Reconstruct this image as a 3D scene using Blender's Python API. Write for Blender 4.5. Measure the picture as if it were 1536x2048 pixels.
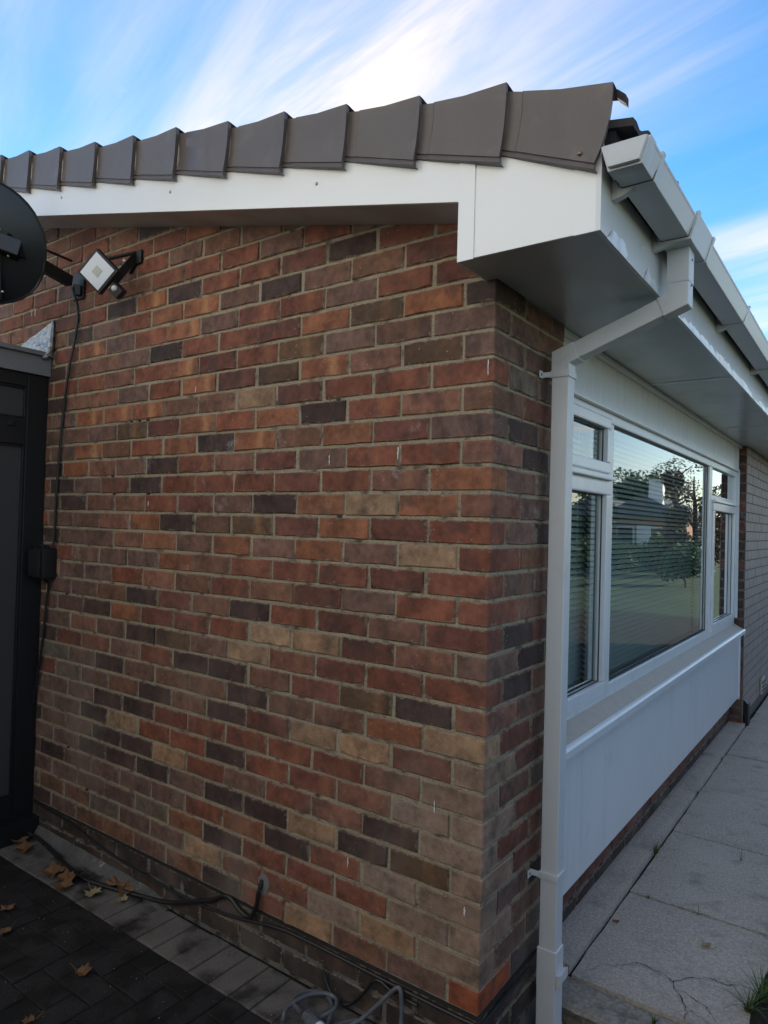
import bpy, bmesh, math, random
from mathutils import Vector, Matrix, noise as mnoise
random.seed(7)
R = math.radians
scene = bpy.context.scene
for o in list(bpy.data.objects): bpy.data.objects.remove(o)
COL = scene.collection

# ------------------------------------------------------------------ camera
CAM = Vector((0.93446, -1.84030, 1.59843))
RT = Vector((0.81203, 0.58295, 0.02760)); DN = Vector((0.01190, 0.03072, -0.99946)); FW = Vector((-0.58349, 0.81192, 0.01801))
FW.normalize(); RT = (RT - FW * RT.dot(FW)).normalized(); DN = FW.cross(RT)
FPX = 1379.97
cd = bpy.data.cameras.new('camera'); cam = bpy.data.objects.new('camera', cd); COL.objects.link(cam)
cam.matrix_world = Matrix(((RT.x, -DN.x, -FW.x, CAM.x), (RT.y, -DN.y, -FW.y, CAM.y), (RT.z, -DN.z, -FW.z, CAM.z), (0, 0, 0, 1)))
cd.sensor_fit = 'AUTO'; cd.sensor_width = 36; cd.lens = 36 * FPX / 2048
cd.clip_start = 0.05; cd.clip_end = 2000
scene.camera = cam
scene.render.resolution_x = 768; scene.render.resolution_y = 1024
def to_px(p):
    d = Vector(p) - CAM; z = d.dot(FW)
    return (768 + FPX * d.dot(RT) / z, 1024 + FPX * d.dot(DN) / z)

# ------------------------------------------------------------------ sky, sun, exposure
SUN_EL, SUN_AZ = 21.0, -50.0          # azimuth measured from +Y towards +X
world = bpy.data.worlds.new('World'); scene.world = world; world.use_nodes = True
nt = world.node_tree; nt.nodes.clear()
def N(t, kind, **kw):
    n = t.nodes.new(kind)
    for k, v in kw.items():
        if k.startswith('i_'):
            n.inputs[int(k[2:]) if k[2:].isdigit() else k[2:].replace('_', ' ')].default_value = v
        else: setattr(n, k, v)
    return n
def mth(t, op, a, b=None, c=None, clamp=False):
    n = t.nodes.new('ShaderNodeMath'); n.operation = op; n.use_clamp = clamp
    for i, v in enumerate((a, b, c)):
        if v is None: continue
        if isinstance(v, (int, float)): n.inputs[i].default_value = v
        else: t.links.new(v, n.inputs[i])
    return n.outputs[0]
def mixc(t, fac, a, b, blend='MIX'):
    n = t.nodes.new('ShaderNodeMix'); n.data_type = 'RGBA'; n.blend_type = blend
    for i, v in ((0, fac), (6, a), (7, b)):
        if isinstance(v, (int, float)): n.inputs[i].default_value = v
        elif isinstance(v, tuple): n.inputs[i].default_value = v if len(v) == 4 else v + (1,)
        else: t.links.new(v, n.inputs[i])
    return n.outputs[2]
def ramp(t, fac, p0, p1, c0=(0, 0, 0, 1), c1=(1, 1, 1, 1), interp='EASE'):
    n = t.nodes.new('ShaderNodeValToRGB'); n.color_ramp.interpolation = interp
    n.color_ramp.elements[0].position = p0; n.color_ramp.elements[1].position = p1
    n.color_ramp.elements[0].color = c0; n.color_ramp.elements[1].color = c1
    t.links.new(fac, n.inputs[0]); return n.outputs[0]
sky = N(nt, 'ShaderNodeTexSky', sky_type='NISHITA', sun_disc=False)
sky.sun_elevation = R(SUN_EL); sky.sun_rotation = R(SUN_AZ); sky.air_density = 1.0; sky.dust_density = 0.0; sky.ozone_density = 2.0
tc = N(nt, 'ShaderNodeTexCoord')
sep = N(nt, 'ShaderNodeSeparateXYZ'); nt.links.new(tc.outputs['Generated'], sep.inputs[0])
zz = mth(nt, 'ADD', mth(nt, 'MAXIMUM', sep.outputs[2], 0.0), 0.10)
cx = mth(nt, 'DIVIDE', sep.outputs[0], zz); cy = mth(nt, 'DIVIDE', sep.outputs[1], zz)
cmb = N(nt, 'ShaderNodeCombineXYZ'); nt.links.new(cx, cmb.inputs[0]); nt.links.new(cy, cmb.inputs[1])
def cloud(rot, along, across, ox, oy, scale, detail, lo, hi, dist=0.6, rough=0.6):
    """Noise on the cloud deck, stretched along the direction rot (degrees from +X)."""
    mp = N(nt, 'ShaderNodeMapping', vector_type='TEXTURE'); nt.links.new(cmb.outputs[0], mp.inputs[0])
    mp.inputs['Rotation'].default_value = (0, 0, R(rot)); mp.inputs['Scale'].default_value = (along, across, 1); mp.inputs['Location'].default_value = (ox, oy, 0)
    nz = N(nt, 'ShaderNodeTexNoise'); nt.links.new(mp.outputs[0], nz.inputs['Vector'])
    nz.inputs['Scale'].default_value = scale; nz.inputs['Detail'].default_value = detail; nz.inputs['Distortion'].default_value = dist; nz.inputs['Roughness'].default_value = rough
    return ramp(nt, nz.outputs[0], lo, hi)
STREAK = -12
c1 = cloud(STREAK, 2.2, 1.0, 16.8884, 15.1591, 1.0, 3, 0.42, 0.68, 0.4, 0.5)        # broad veils
c2 = cloud(STREAK, 6.0, 1.0, 8.4114, 5.1783, 4.5, 6, 0.35, 0.75, 0.5, 0.6)        # fine combed streaks inside them
c3 = cloud(20, 1.0, 1.0, 0.5, 2.0, 2.4, 8, 0.64, 0.76, 0.3, 0.7)            # small ragged puffs
m = mth(nt, 'MULTIPLY', c1, mth(nt, 'ADD', 0.35, mth(nt, 'MULTIPLY', c2, 0.65)))
m = mth(nt, 'ADD', m, mth(nt, 'MULTIPLY', c2, 0.08))
m = mth(nt, 'ADD', m, mth(nt, 'MULTIPLY', c3, 0.45), clamp=True)
hz = mth(nt, 'POWER', mth(nt, 'SUBTRACT', 1.0, mth(nt, 'MAXIMUM', sep.outputs[2], 0.0)), 7.0)
m = mth(nt, 'MAXIMUM', m, mth(nt, 'MULTIPLY', hz, 0.75))
m = mth(nt, 'MULTIPLY', m, 0.95)
SKY_STRENGTH = 0.14
skysat = N(nt, 'ShaderNodeHueSaturation'); skysat.inputs['Saturation'].default_value = 1.32; skysat.inputs['Value'].default_value = 1.0; nt.links.new(sky.outputs[0], skysat.inputs['Color'])
cl = mixc(nt, m, skysat.outputs[0], (5.3, 4.6, 4.0))
bg = N(nt, 'ShaderNodeBackground'); nt.links.new(cl, bg.inputs[0]); bg.inputs[1].default_value = SKY_STRENGTH
wo = N(nt, 'ShaderNodeOutputWorld'); nt.links.new(bg.outputs[0], wo.inputs[0])
sl = bpy.data.lights.new('sun', 'SUN'); sl.energy = 5.0; sl.angle = R(0.5); sl.color = (1, 0.92, 0.80)
sun = bpy.data.objects.new('sun', sl); COL.objects.link(sun)
sd = Vector((math.sin(R(SUN_AZ)) * math.cos(R(SUN_EL)), math.cos(R(SUN_AZ)) * math.cos(R(SUN_EL)), math.sin(R(SUN_EL))))
sun.rotation_euler = sd.to_track_quat('Z', 'Y').to_euler(); sun.location = sd * 30
vs = scene.view_settings; vs.view_transform = 'Standard'; vs.look = 'None'; vs.exposure = 0.85; vs.gamma = 1; vs.use_curve_mapping = False
scene.render.engine = 'CYCLES'
scene.cycles.max_bounces = 6; scene.cycles.diffuse_bounces = 3; scene.cycles.glossy_bounces = 3; scene.cycles.transparent_max_bounces = 12

# ------------------------------------------------------------------ materials
def material(name, base=(0.5, 0.5, 0.5), rough=0.6, spec=0.5, metal=0.0, var=0.0, vscale=6.0, fine=0.0, fscale=120.0, bump=0.0, bscale=80.0, bdist=0.002, dirt=None, dirt_lo=0.55, dirt_hi=0.75, dscale=5.0, coat=0.0, streak=None):
    m = bpy.data.materials.new(name); m.use_nodes = True; t = m.node_tree; t.nodes.clear()
    out = N(t, 'ShaderNodeOutputMaterial'); bs = N(t, 'ShaderNodeBsdfPrincipled'); t.links.new(bs.outputs[0], out.inputs[0])
    bs.inputs['Roughness'].default_value = rough; bs.inputs['Metallic'].default_value = metal; bs.inputs['Specular IOR Level'].default_value = spec
    bs.inputs['Coat Weight'].default_value = coat
    bs.inputs['Base Color'].default_value = base + (1,)
    g = N(t, 'ShaderNodeNewGeometry'); pos = g.outputs['Position']
    def noi(s, d=4):
        n = N(t, 'ShaderNodeTexNoise'); t.links.new(pos, n.inputs['Vector']); n.inputs['Scale'].default_value = s; n.inputs['Detail'].default_value = d; return n.outputs[0]
    c = None
    if var or fine:
        v = mth(t, 'ADD', mth(t, 'MULTIPLY', mth(t, 'SUBTRACT', noi(vscale), 0.5), 2 * var), 1.0)
        if fine: v = mth(t, 'ADD', v, mth(t, 'MULTIPLY', mth(t, 'SUBTRACT', noi(fscale, 2), 0.5), 2 * fine))
        c = N(t, 'ShaderNodeVectorMath', operation='SCALE'); c.inputs[0].default_value = base; t.links.new(v, c.inputs['Scale']); c = c.outputs[0]
    if dirt:
        c = mixc(t, ramp(t, noi(dscale, 6), dirt_lo, dirt_hi), c if c is not None else base, dirt)
    if streak:
        mp = N(t, 'ShaderNodeMapping'); t.links.new(pos, mp.inputs[0]); mp.inputs['Scale'].default_value = (14, 14, 0.9)
        n = N(t, 'ShaderNodeTexNoise'); t.links.new(mp.outputs[0], n.inputs['Vector']); n.inputs['Scale'].default_value = 1.0; n.inputs['Detail'].default_value = 5
        c = mixc(t, mth(t, 'MULTIPLY', ramp(t, n.outputs[0], 0.50, 0.78), mth(t, 'MULTIPLY', noi(1.7, 3), 0.5)), c if c is not None else base, streak)
    if c is not None: t.links.new(c, bs.inputs['Base Color'])
    if bump:
        b = N(t, 'ShaderNodeBump'); b.inputs['Strength'].default_value = bump; b.inputs['Distance'].default_value = bdist
        t.links.new(noi(bscale, 5), b.inputs['Height']); t.links.new(b.outputs[0], bs.inputs['Normal'])
    return m
M = {}
M['upvc'] = material('white_upvc', (0.78, 0.79, 0.80), 0.22, 0.5, var=0.03, vscale=3, streak=(0.56, 0.55, 0.52), dirt=(0.66, 0.66, 0.64), dirt_lo=0.55, dirt_hi=0.9, dscale=7, bump=0.05, bscale=4, bdist=0.004)
M['upvc_board'] = material('white_upvc_board', (0.90, 0.89, 0.87), 0.18, 0.8, var=0.025, vscale=2, bump=0.12, bscale=3.0, bdist=0.01)
M['soffit'] = material('grubby_shade_toned_soffit', (0.60, 0.60, 0.59), 0.24, 0.5, var=0.08, vscale=2.5, dirt=(0.44, 0.44, 0.42), dirt_lo=0.5, dirt_hi=0.8, dscale=3, fine=0.03, fscale=60)  # same white plastic, base darkened to deepen underside shade; mottled grime on top
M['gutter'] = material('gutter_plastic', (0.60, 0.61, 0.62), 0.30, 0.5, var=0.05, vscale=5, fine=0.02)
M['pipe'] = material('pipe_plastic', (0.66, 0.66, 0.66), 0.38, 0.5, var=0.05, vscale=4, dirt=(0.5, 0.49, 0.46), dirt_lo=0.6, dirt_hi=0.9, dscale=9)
M['seal'] = material('dark_seal', (0.03, 0.03, 0.03), 0.6)
M['film'] = material('torn_protective_film', (0.86, 0.89, 0.93), 0.12, 0.6, bump=0.5, bscale=25, bdist=0.006)
M['cap'] = material('grey_brown_verge_plastic', (0.140, 0.113, 0.099), 0.42, 0.5, var=0.14, vscale=7, fine=0.10, fscale=140, bump=0.06, bscale=9, bdist=0.01, streak=(0.085, 0.072, 0.062), dirt=(0.185, 0.155, 0.138), dirt_lo=0.55, dirt_hi=0.8, dscale=11)
M['tile'] = material('dark_concrete_tile', (0.055, 0.045, 0.042), 0.85, 0.3, var=0.3, vscale=14, fine=0.3, fscale=160, bump=0.8, bscale=90, bdist=0.004)
M['felt'] = material('black_felt', (0.012, 0.012, 0.013), 0.9)
M['mortar'] = material('mortar', (0.36, 0.298, 0.208), 0.95, 0.2, var=0.30, vscale=7, fine=0.40, fscale=150, bump=1.0, bscale=110, bdist=0.008, dirt=(0.115, 0.098, 0.074), dirt_lo=0.52, dirt_hi=0.72, dscale=16)
M['mortar_dark'] = material('plinth_mortar', (0.17, 0.155, 0.135), 0.95, 0.2, var=0.3, vscale=9, fine=0.3, fscale=150, bump=1.0, bscale=120, bdist=0.004, dirt=(0.05, 0.045, 0.04), dirt_lo=0.46, dirt_hi=0.62, dscale=13)
M['dpc'] = material('bitumen_strip', (0.02, 0.019, 0.018), 0.8)
M['black_frame'] = material('black_upvc', (0.010, 0.011, 0.012), 0.42, 0.5, fine=0.1, fscale=200)
M['porch_pane'] = material('grey_obscure_glazing', (0.055, 0.056, 0.058), 0.28, 0.5, var=0.1, vscale=2)
M['grey_trim'] = material('grey_trim', (0.20, 0.20, 0.205), 0.45, 0.5, var=0.08, vscale=7, dirt=(0.05, 0.05, 0.05), dirt_lo=0.70, dirt_hi=0.74, dscale=22)
M['foil'] = material('foil_flashing', (0.36, 0.36, 0.36), 0.38, 0.5, metal=0.85, bump=1.0, bscale=26, bdist=0.02)
M['black'] = material('black_plastic', (0.010, 0.010, 0.011), 0.5)
M['cable'] = material('black_cable', (0.013, 0.012, 0.012), 0.5)
M['grey_cable'] = material('grey_cable', (0.10, 0.105, 0.115), 0.5, var=0.2, vscale=30, dirt=(0.18, 0.17, 0.16), dirt_lo=0.55, dirt_hi=0.75, dscale=40)
M['dish'] = material('black_perforated_steel', (0.016, 0.017, 0.020), 0.38, 0.5, fine=0.35, fscale=420, bump=0.25, bscale=500, bdist=0.001)
M['steel'] = material('galvanised_steel', (0.42, 0.42, 0.42), 0.4, metal=0.9)
M['brass'] = material('rusty_screw', (0.35, 0.20, 0.12), 0.4, metal=0.7)
M['lamp_glass'] = material('lamp_front_glass', (0.74, 0.76, 0.80), 0.15, 0.5)
M['lamp_led'] = material('led_chip', (0.52, 0.51, 0.44), 0.3, 0.5)
M['sensor'] = material('sensor_lens', (0.6, 0.6, 0.6), 0.3)
M['paver'] = material('grey_block_paver', (0.145, 0.125, 0.106), 0.9, 0.3, var=0.4, vscale=7, fine=0.35, fscale=150, bump=0.8, bscale=110, bdist=0.003, dirt=(0.026, 0.023, 0.020), dirt_lo=0.46, dirt_hi=0.66, dscale=6)
M['paver_dark'] = material('dirty_block_paver', (0.026, 0.023, 0.021), 0.9, 0.25, var=0.5, vscale=6, fine=0.5, fscale=150, bump=1.0, bscale=90, bdist=0.004, dirt=(0.013, 0.012, 0.010), dirt_lo=0.45, dirt_hi=0.6, dscale=8)
M['dirt'] = material('dark_jointing_dirt', (0.020, 0.018, 0.014), 0.97, 0.2, var=0.4, vscale=20, fine=0.5, fscale=200, bump=1.0, bscale=150, bdist=0.006, dirt=(0.022, 0.030, 0.012), dirt_lo=0.55, dirt_hi=0.7, dscale=9)
M['slab'] = material('grey_concrete_slab', (0.45, 0.39, 0.325), 0.92, 0.3, var=0.22, vscale=3, fine=0.55, fscale=95, bump=0.9, bscale=120, bdist=0.004, dirt=(0.22, 0.19, 0.155), dirt_lo=0.52, dirt_hi=0.86, dscale=9)
M['haunch'] = material('rough_concrete_haunch', (0.30, 0.265, 0.22), 0.95, 0.2, var=0.3, vscale=8, fine=0.6, fscale=70, bump=1.0, bscale=70, bdist=0.008, dirt=(0.12, 0.105, 0.085), dirt_lo=0.5, dirt_hi=0.75, dscale=14)
M['soil'] = material('dark_soil', (0.030, 0.024, 0.018), 0.98, 0.2, var=0.5, vscale=18, fine=0.6, fscale=120, bump=1.0, bscale=60, bdist=0.015)
M['lawn'] = material('lawn', (0.036, 0.052, 0.022), 0.95, 0.2, var=0.5, vscale=0.8, fine=0.4, fscale=40)
M['grass'] = material('grass_blade', (0.075, 0.125, 0.030), 0.6, 0.3, var=0.4, vscale=40)
M['dry_leaf'] = material('dry_leaf', (0.17, 0.085, 0.036), 0.75, 0.3, var=0.5, vscale=30)
M['pale_leaf'] = material('pale_leaf', (0.30, 0.235, 0.11), 0.7, 0.3, var=0.3, vscale=30)
M['speck'] = material('pale_grit', (0.30, 0.27, 0.23), 0.9)
M['blind'] = material('white_blind_slat', (0.78, 0.81, 0.79), 0.45)
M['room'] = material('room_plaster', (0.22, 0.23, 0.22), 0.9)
M['far_brick'] = material('pale_brick', (0.32, 0.265, 0.235), 0.7, 0.45, var=0.2, vscale=6, fine=0.15, fscale=120)
M['far_mortar'] = material('far_wall_mortar', (0.13, 0.115, 0.10), 0.95)  # dark joint colour of the far wall
M['sillw'] = material('dusty_white_sill', (0.46, 0.405, 0.34), 0.6, 0.4, var=0.12, vscale=16, fine=0.12, fscale=130)
M['cement'] = material('cement_fillet', (0.13, 0.12, 0.11), 0.95, 0.2, var=0.5, vscale=10, fine=0.4, fscale=120, bump=1.0, bscale=70, bdist=0.008, dirt=(0.36, 0.35, 0.33), dirt_lo=0.62, dirt_hi=0.68, dscale=14)
M['silicone'] = material('grey_sealant', (0.20, 0.185, 0.18), 0.6)
M['bark'] = material('bark', (0.07, 0.055, 0.042), 0.9, var=0.3, vscale=10)
M['leaf_g'] = material('green_foliage', (0.055, 0.085, 0.028), 0.7, 0.3, var=0.5, vscale=0.9)
M['leaf_r'] = material('copper_foliage', (0.085, 0.055, 0.030), 0.7, 0.3, var=0.5, vscale=1.2)
M['house_brick'] = material('orange_house_brick', (0.30, 0.16, 0.10), 0.9, var=0.15, vscale=2)
M['house_roof'] = material('slate_grey_roof', (0.10, 0.10, 0.105), 0.8, var=0.2, vscale=2)
M['white_paint'] = material('white_paint', (0.78, 0.78, 0.76), 0.6)
M['dark_glass'] = material('dark_window_glass', (0.03, 0.035, 0.04), 0.08)
M['road'] = material('asphalt', (0.055, 0.055, 0.056), 0.9, var=0.15, vscale=2)
M['air_vent'] = material('cream_plastic', (0.48, 0.44, 0.34), 0.5)

def brick_material(name, dark=False):
    m = bpy.data.materials.new(name); m.use_nodes = True; t = m.node_tree; t.nodes.clear()
    out = N(t, 'ShaderNodeOutputMaterial'); bs = N(t, 'ShaderNodeBsdfPrincipled'); t.links.new(bs.outputs[0], out.inputs[0])
    at = N(t, 'ShaderNodeAttribute', attribute_name='bcol'); uv = N(t, 'ShaderNodeAttribute', attribute_name='buv')
    g = N(t, 'ShaderNodeNewGeometry'); pos = g.outputs['Position']
    sp = N(t, 'ShaderNodeSeparateXYZ'); t.links.new(uv.outputs['Vector'], sp.inputs[0])
    ps = N(t, 'ShaderNodeSeparateXYZ'); t.links.new(pos, ps.inputs[0])
    csep = N(t, 'ShaderNodeSeparateXYZ'); t.links.new(at.outputs['Vector'], csep.inputs[0])
    def noi(s, d=4, src=pos, rough=0.55):
        n = N(t, 'ShaderNodeTexNoise'); t.links.new(src, n.inputs['Vector']); n.inputs['Scale'].default_value = s; n.inputs['Detail'].default_value = d; n.inputs['Roughness'].default_value = rough; return n.outputs[0]
    # per-brick offset so cloudy firing marks stop at the brick's edge
    off = N(t, 'ShaderNodeVectorMath', operation='MULTIPLY_ADD'); t.links.new(at.outputs['Vector'], off.inputs[0]); off.inputs[1].default_value = (37, 91, 53); t.links.new(pos, off.inputs[2])
    big = noi(11, 4, off.outputs[0]); mid = noi(42, 4, off.outputs[0]); fin = noi(380, 3)
    v = mth(t, 'ADD', mth(t, 'MULTIPLY', big, 1.7), mth(t, 'MULTIPLY', mid, 1.1))
    v = mth(t, 'ADD', v, mth(t, 'MULTIPLY', fin, 0.9)); v = mth(t, 'MAXIMUM', mth(t, 'SUBTRACT', v, 0.85), 0.25)
    sc = N(t, 'ShaderNodeVectorMath', operation='SCALE'); t.links.new(at.outputs['Color'], sc.inputs[0]); t.links.new(v, sc.inputs['Scale'])
    c = sc.outputs[0]
    # dark burnt clouds and warmer clouds
    c = mixc(t, mth(t, 'MULTIPLY', ramp(t, noi(13, 5, off.outputs[0]), 0.50, 0.70), 0.55), c, (0.060, 0.042, 0.038))
    # pale firing band across the brick: strength in buv.z
    du = mth(t, 'SUBTRACT', mth(t, 'ADD', sp.outputs[0], mth(t, 'MULTIPLY', mth(t, 'SUBTRACT', noi(30, 3), 0.5), 0.22)), mth(t, 'ADD', 0.60, mth(t, 'MULTIPLY', 0.22, mth(t, 'FRACT', mth(t, 'MULTIPLY', csep.outputs[0], 913.0)))))
    band = mth(t, 'POWER', 2.718, mth(t, 'MULTIPLY', mth(t, 'MULTIPLY', du, du), -95.0))
    band = mth(t, 'MULTIPLY', mth(t, 'MULTIPLY', band, sp.outputs[2]), mth(t, 'ADD', 0.35, mth(t, 'MULTIPLY', noi(120, 3), 1.1)), clamp=True)
    c = mixc(t, mth(t, 'MULTIPLY', band, 0.8), c, (0.52, 0.25, 0.11))
    # orange rim where the skin is worn at the arrises
    ev = mth(t, 'ABSOLUTE', mth(t, 'SUBTRACT', sp.outputs[1], 0.5)); eu = mth(t, 'ABSOLUTE', mth(t, 'SUBTRACT', sp.outputs[0], 0.5))
    edge = mth(t, 'MAXIMUM', mth(t, 'MULTIPLY', mth(t, 'SUBTRACT', ev, 0.43), 14.0), mth(t, 'MULTIPLY', mth(t, 'SUBTRACT', eu, 0.478), 40.0), clamp=True)
    edge = mth(t, 'MULTIPLY', edge, ramp(t, noi(60, 4), 0.42, 0.62))
    dv_ = mth(t, 'MULTIPLY', mth(t, 'SUBTRACT', 0.5, ev), 0.071); du_ = mth(t, 'MULTIPLY', mth(t, 'SUBTRACT', 0.5, eu), 0.215)
    dd_ = mth(t, 'MINIMUM', dv_, du_)
    smear = mth(t, 'SUBTRACT', mth(t, 'MULTIPLY', mth(t, 'SUBTRACT', noi(34, 5, rough=0.7), 0.43), 0.045), dd_)
    smear = mth(t, 'MULTIPLY', smear, 700.0, clamp=True)
    c = mixc(t, mth(t, 'MULTIPLY', edge, 0.45), c, (0.33, 0.17, 0.095))
    c = mixc(t, mth(t, 'MULTIPLY', smear, 0.62), c, (0.27, 0.215, 0.150))
    # lime bloom and grey weathering
    reg = mth(t, 'MULTIPLY', ramp(t, ps.outputs[2], 1.25, 1.55), mth(t, 'SUBTRACT', 1.0, ramp(t, ps.outputs[2], 1.75, 2.05)))
    # map ranges beyond 0..1 by scaling first
    zsc = mth(t, 'MULTIPLY', ps.outputs[2], 0.4)
    reg = mth(t, 'MULTIPLY', ramp(t, zsc, 0.50, 0.60), mth(t, 'SUBTRACT', 1.0, ramp(t, zsc, 0.72, 0.86)))
    bloom = mth(t, 'MULTIPLY', mth(t, 'MULTIPLY', ramp(t, noi(7.5, 3), 0.60, 0.74), ramp(t, noi(260, 2), 0.42, 0.62)), reg)
    c = mixc(t, mth(t, 'MULTIPLY', bloom, 0.55), c, (0.62, 0.60, 0.60))
    fleck = N(t, 'ShaderNodeTexVoronoi'); t.links.new(pos, fleck.inputs['Vector']); fleck.inputs['Scale'].default_value = 46; fleck.inputs['Randomness'].default_value = 1
    fl = mth(t, 'MULTIPLY', mth(t, 'LESS_THAN', fleck.outputs['Distance'], 0.085), mth(t, 'GREATER_THAN', noi(9, 3), 0.56))
    c = mixc(t, mth(t, 'MULTIPLY', fl, 0.7), c, (0.55, 0.50, 0.46))
    gw = mth(t, 'MULTIPLY', ramp(t, noi(2.6, 4), 0.45, 0.75), mth(t, 'SUBTRACT', 1.0, ramp(t, zsc, 0.20, 0.62)))
    c = mixc(t, mth(t, 'MULTIPLY', gw, 0.42), c, (0.27, 0.215, 0.175))
    t.links.new(c, bs.inputs['Base Color'])
    bs.inputs['Roughness'].default_value = 0.78; bs.inputs['Specular IOR Level'].default_value = 0.35
    b = N(t, 'ShaderNodeBump'); b.inputs['Strength'].default_value = 0.8; b.inputs['Distance'].default_value = 0.0026
    t.links.new(mth(t, 'ADD', mth(t, 'MULTIPLY', fin, 0.6), mid), b.inputs['Height']); t.links.new(b.outputs[0], bs.inputs['Normal'])
    return m
M['brick'] = brick_material('fired_brick')

def glass_material():
    m = bpy.data.materials.new('double_glazing'); m.use_nodes = True; t = m.node_tree; t.nodes.clear()
    out = N(t, 'ShaderNodeOutputMaterial'); tr = N(t, 'ShaderNodeBsdfTransparent'); tr.inputs[0].default_value = (0.80, 0.89, 0.86, 1)
    gl = N(t, 'ShaderNodeBsdfGlossy'); gl.inputs['Roughness'].default_value = 0.0; gl.inputs[0].default_value = (0.92, 0.95, 0.95, 1)
    fr = N(t, 'ShaderNodeFresnel'); fr.inputs[0].default_value = 1.52
    geo = N(t, 'ShaderNodeNewGeometry')
    nz = N(t, 'ShaderNodeTexNoise'); nz.inputs['Scale'].default_value = 2.2; nz.inputs['Detail'].default_value = 1; t.links.new(geo.outputs['Position'], nz.inputs['Vector'])
    b = N(t, 'ShaderNodeBump'); b.inputs['Strength'].default_value = 0.10; b.inputs['Distance'].default_value = 0.006; t.links.new(nz.outputs[0], b.inputs['Height'])
    t.links.new(b.outputs[0], gl.inputs['Normal'])
    f = mth(t, 'MULTIPLY', fr.outputs[0], 2.1, clamp=True)
    mx = N(t, 'ShaderNodeMixShader'); t.links.new(f, mx.inputs[0]); t.links.new(tr.outputs[0], mx.inputs[1]); t.links.new(gl.outputs[0], mx.inputs[2])
    t.links.new(mx.outputs[0], out.inputs[0]); return m
M['glass'] = glass_material()

# ------------------------------------------------------------------ builders
def tag(o, label=None, cat=None, group=None, kind=None):
    if label: o['label'] = label
    if cat: o['category'] = cat
    if group: o['group'] = group
    if kind: o['kind'] = kind
    return o
def empty(name, loc=(0, 0, 0)):
    o = bpy.data.objects.new(name, None); COL.objects.link(o); o.location = loc; o.empty_display_size = 0.1
    bpy.context.view_layer.update(); return o
def link(name, me, mat, parent=None, loc=None):
    o = bpy.data.objects.new(name, me); COL.objects.link(o)
    if mat is not None and len(me.materials) == 0: me.materials.append(M[mat] if isinstance(mat, str) else mat)
    if loc is not None: o.location = loc
    if parent is not None:
        o.parent = parent
        pl = Vector((0, 0, 0)); q = parent
        while q is not None: pl += q.location; q = q.parent
        o.location = o.location - pl
    return o
class MB:
    def __init__(s): s.v = []; s.f = []
    def add(s, vs, fs):
        n = len(s.v); s.v += [tuple(v) for v in vs]; s.f += [tuple(i + n for i in f) for f in fs]; return s
    def box(s, a, b):
        x0, x1 = sorted((a[0], b[0])); y0, y1 = sorted((a[1], b[1])); z0, z1 = sorted((a[2], b[2]))
        return s.add([(x0, y0, z0), (x1, y0, z0), (x1, y1, z0), (x0, y1, z0), (x0, y0, z1), (x1, y0, z1), (x1, y1, z1), (x0, y1, z1)],
                     [(3, 2, 1, 0), (4, 5, 6, 7), (0, 1, 5, 4), (1, 2, 6, 5), (2, 3, 7, 6), (3, 0, 4, 7)])
    def prism(s, pts, axis, a, b):       # polygon pts in the two other axes, extruded along axis
        n = len(pts); vs = []
        for w in (a, b):
            for p in pts:
                q = list(p); q.insert(axis, w); vs.append(q)
        fs = [tuple(range(n))[::-1], tuple(range(n, 2 * n))] + [(i, (i + 1) % n, n + (i + 1) % n, n + i) for i in range(n)]
        return s.add(vs, fs)
    def tube(s, pts, r, seg=8, caps=True):
        pts = [Vector(p) for p in pts]; rings = []; up = Vector((0.13, 0.21, 0.97))
        rr = r if isinstance(r, (list, tuple)) else [r] * len(pts)
        for i, p in enumerate(pts):
            d = (pts[min(i + 1, len(pts) - 1)] - pts[max(i - 1, 0)]).normalized()
            a = d.cross(up)
            if a.length < 1e-3: a = d.cross(Vector((1, 0, 0)))
            a.normalize(); b = d.cross(a)
            rings.append([p + (a * math.cos(2 * math.pi * k / seg) + b * math.sin(2 * math.pi * k / seg)) * rr[i] for k in range(seg)])
        vs = [v for rg in rings for v in rg]; fs = []
        for i in range(len(pts) - 1):
            for k in range(seg):
                fs.append((i * seg + k, i * seg + (k + 1) % seg, (i + 1) * seg + (k + 1) % seg, (i + 1) * seg + k))
        if caps: fs += [tuple(range(seg))[::-1], tuple(range((len(pts) - 1) * seg, len(pts) * seg))]
        return s.add(vs, fs)
    def build(s, name, mat, parent=None, bevel=0.0, smooth=False, seg=2, origin=None):
        me = bpy.data.meshes.new(name)
        c = Vector((0, 0, 0))
        if origin == 'center':
            lo = [min(v[i] for v in s.v) for i in range(3)]; hi = [max(v[i] for v in s.v) for i in range(3)]
            c = Vector(((lo[0] + hi[0]) / 2, (lo[1] + hi[1]) / 2, lo[2]))
        me.from_pydata([tuple(Vector(v) - c) for v in s.v], [], s.f)
        bm = bmesh.new(); bm.from_mesh(me)
        bmesh.ops.recalc_face_normals(bm, faces=bm.faces)
        if bevel > 0:
            bmesh.ops.remove_doubles(bm, verts=bm.verts, dist=1e-5)
            es = [e for e in bm.edges if len(e.link_faces) == 2 and e.calc_face_angle(0) > R(25)]
            bmesh.ops.bevel(bm, geom=es, offset=bevel, segments=seg, profile=0.7, affect='EDGES', clamp_overlap=True)
        bm.to_mesh(me); bm.free()
        if smooth:
            me.polygons.foreach_set('use_smooth', [True] * len(me.polygons))
            if hasattr(me, 'set_sharp_from_angle'): me.set_sharp_from_angle(angle=R(38))
        return link(name, me, mat, parent, c)
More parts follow.
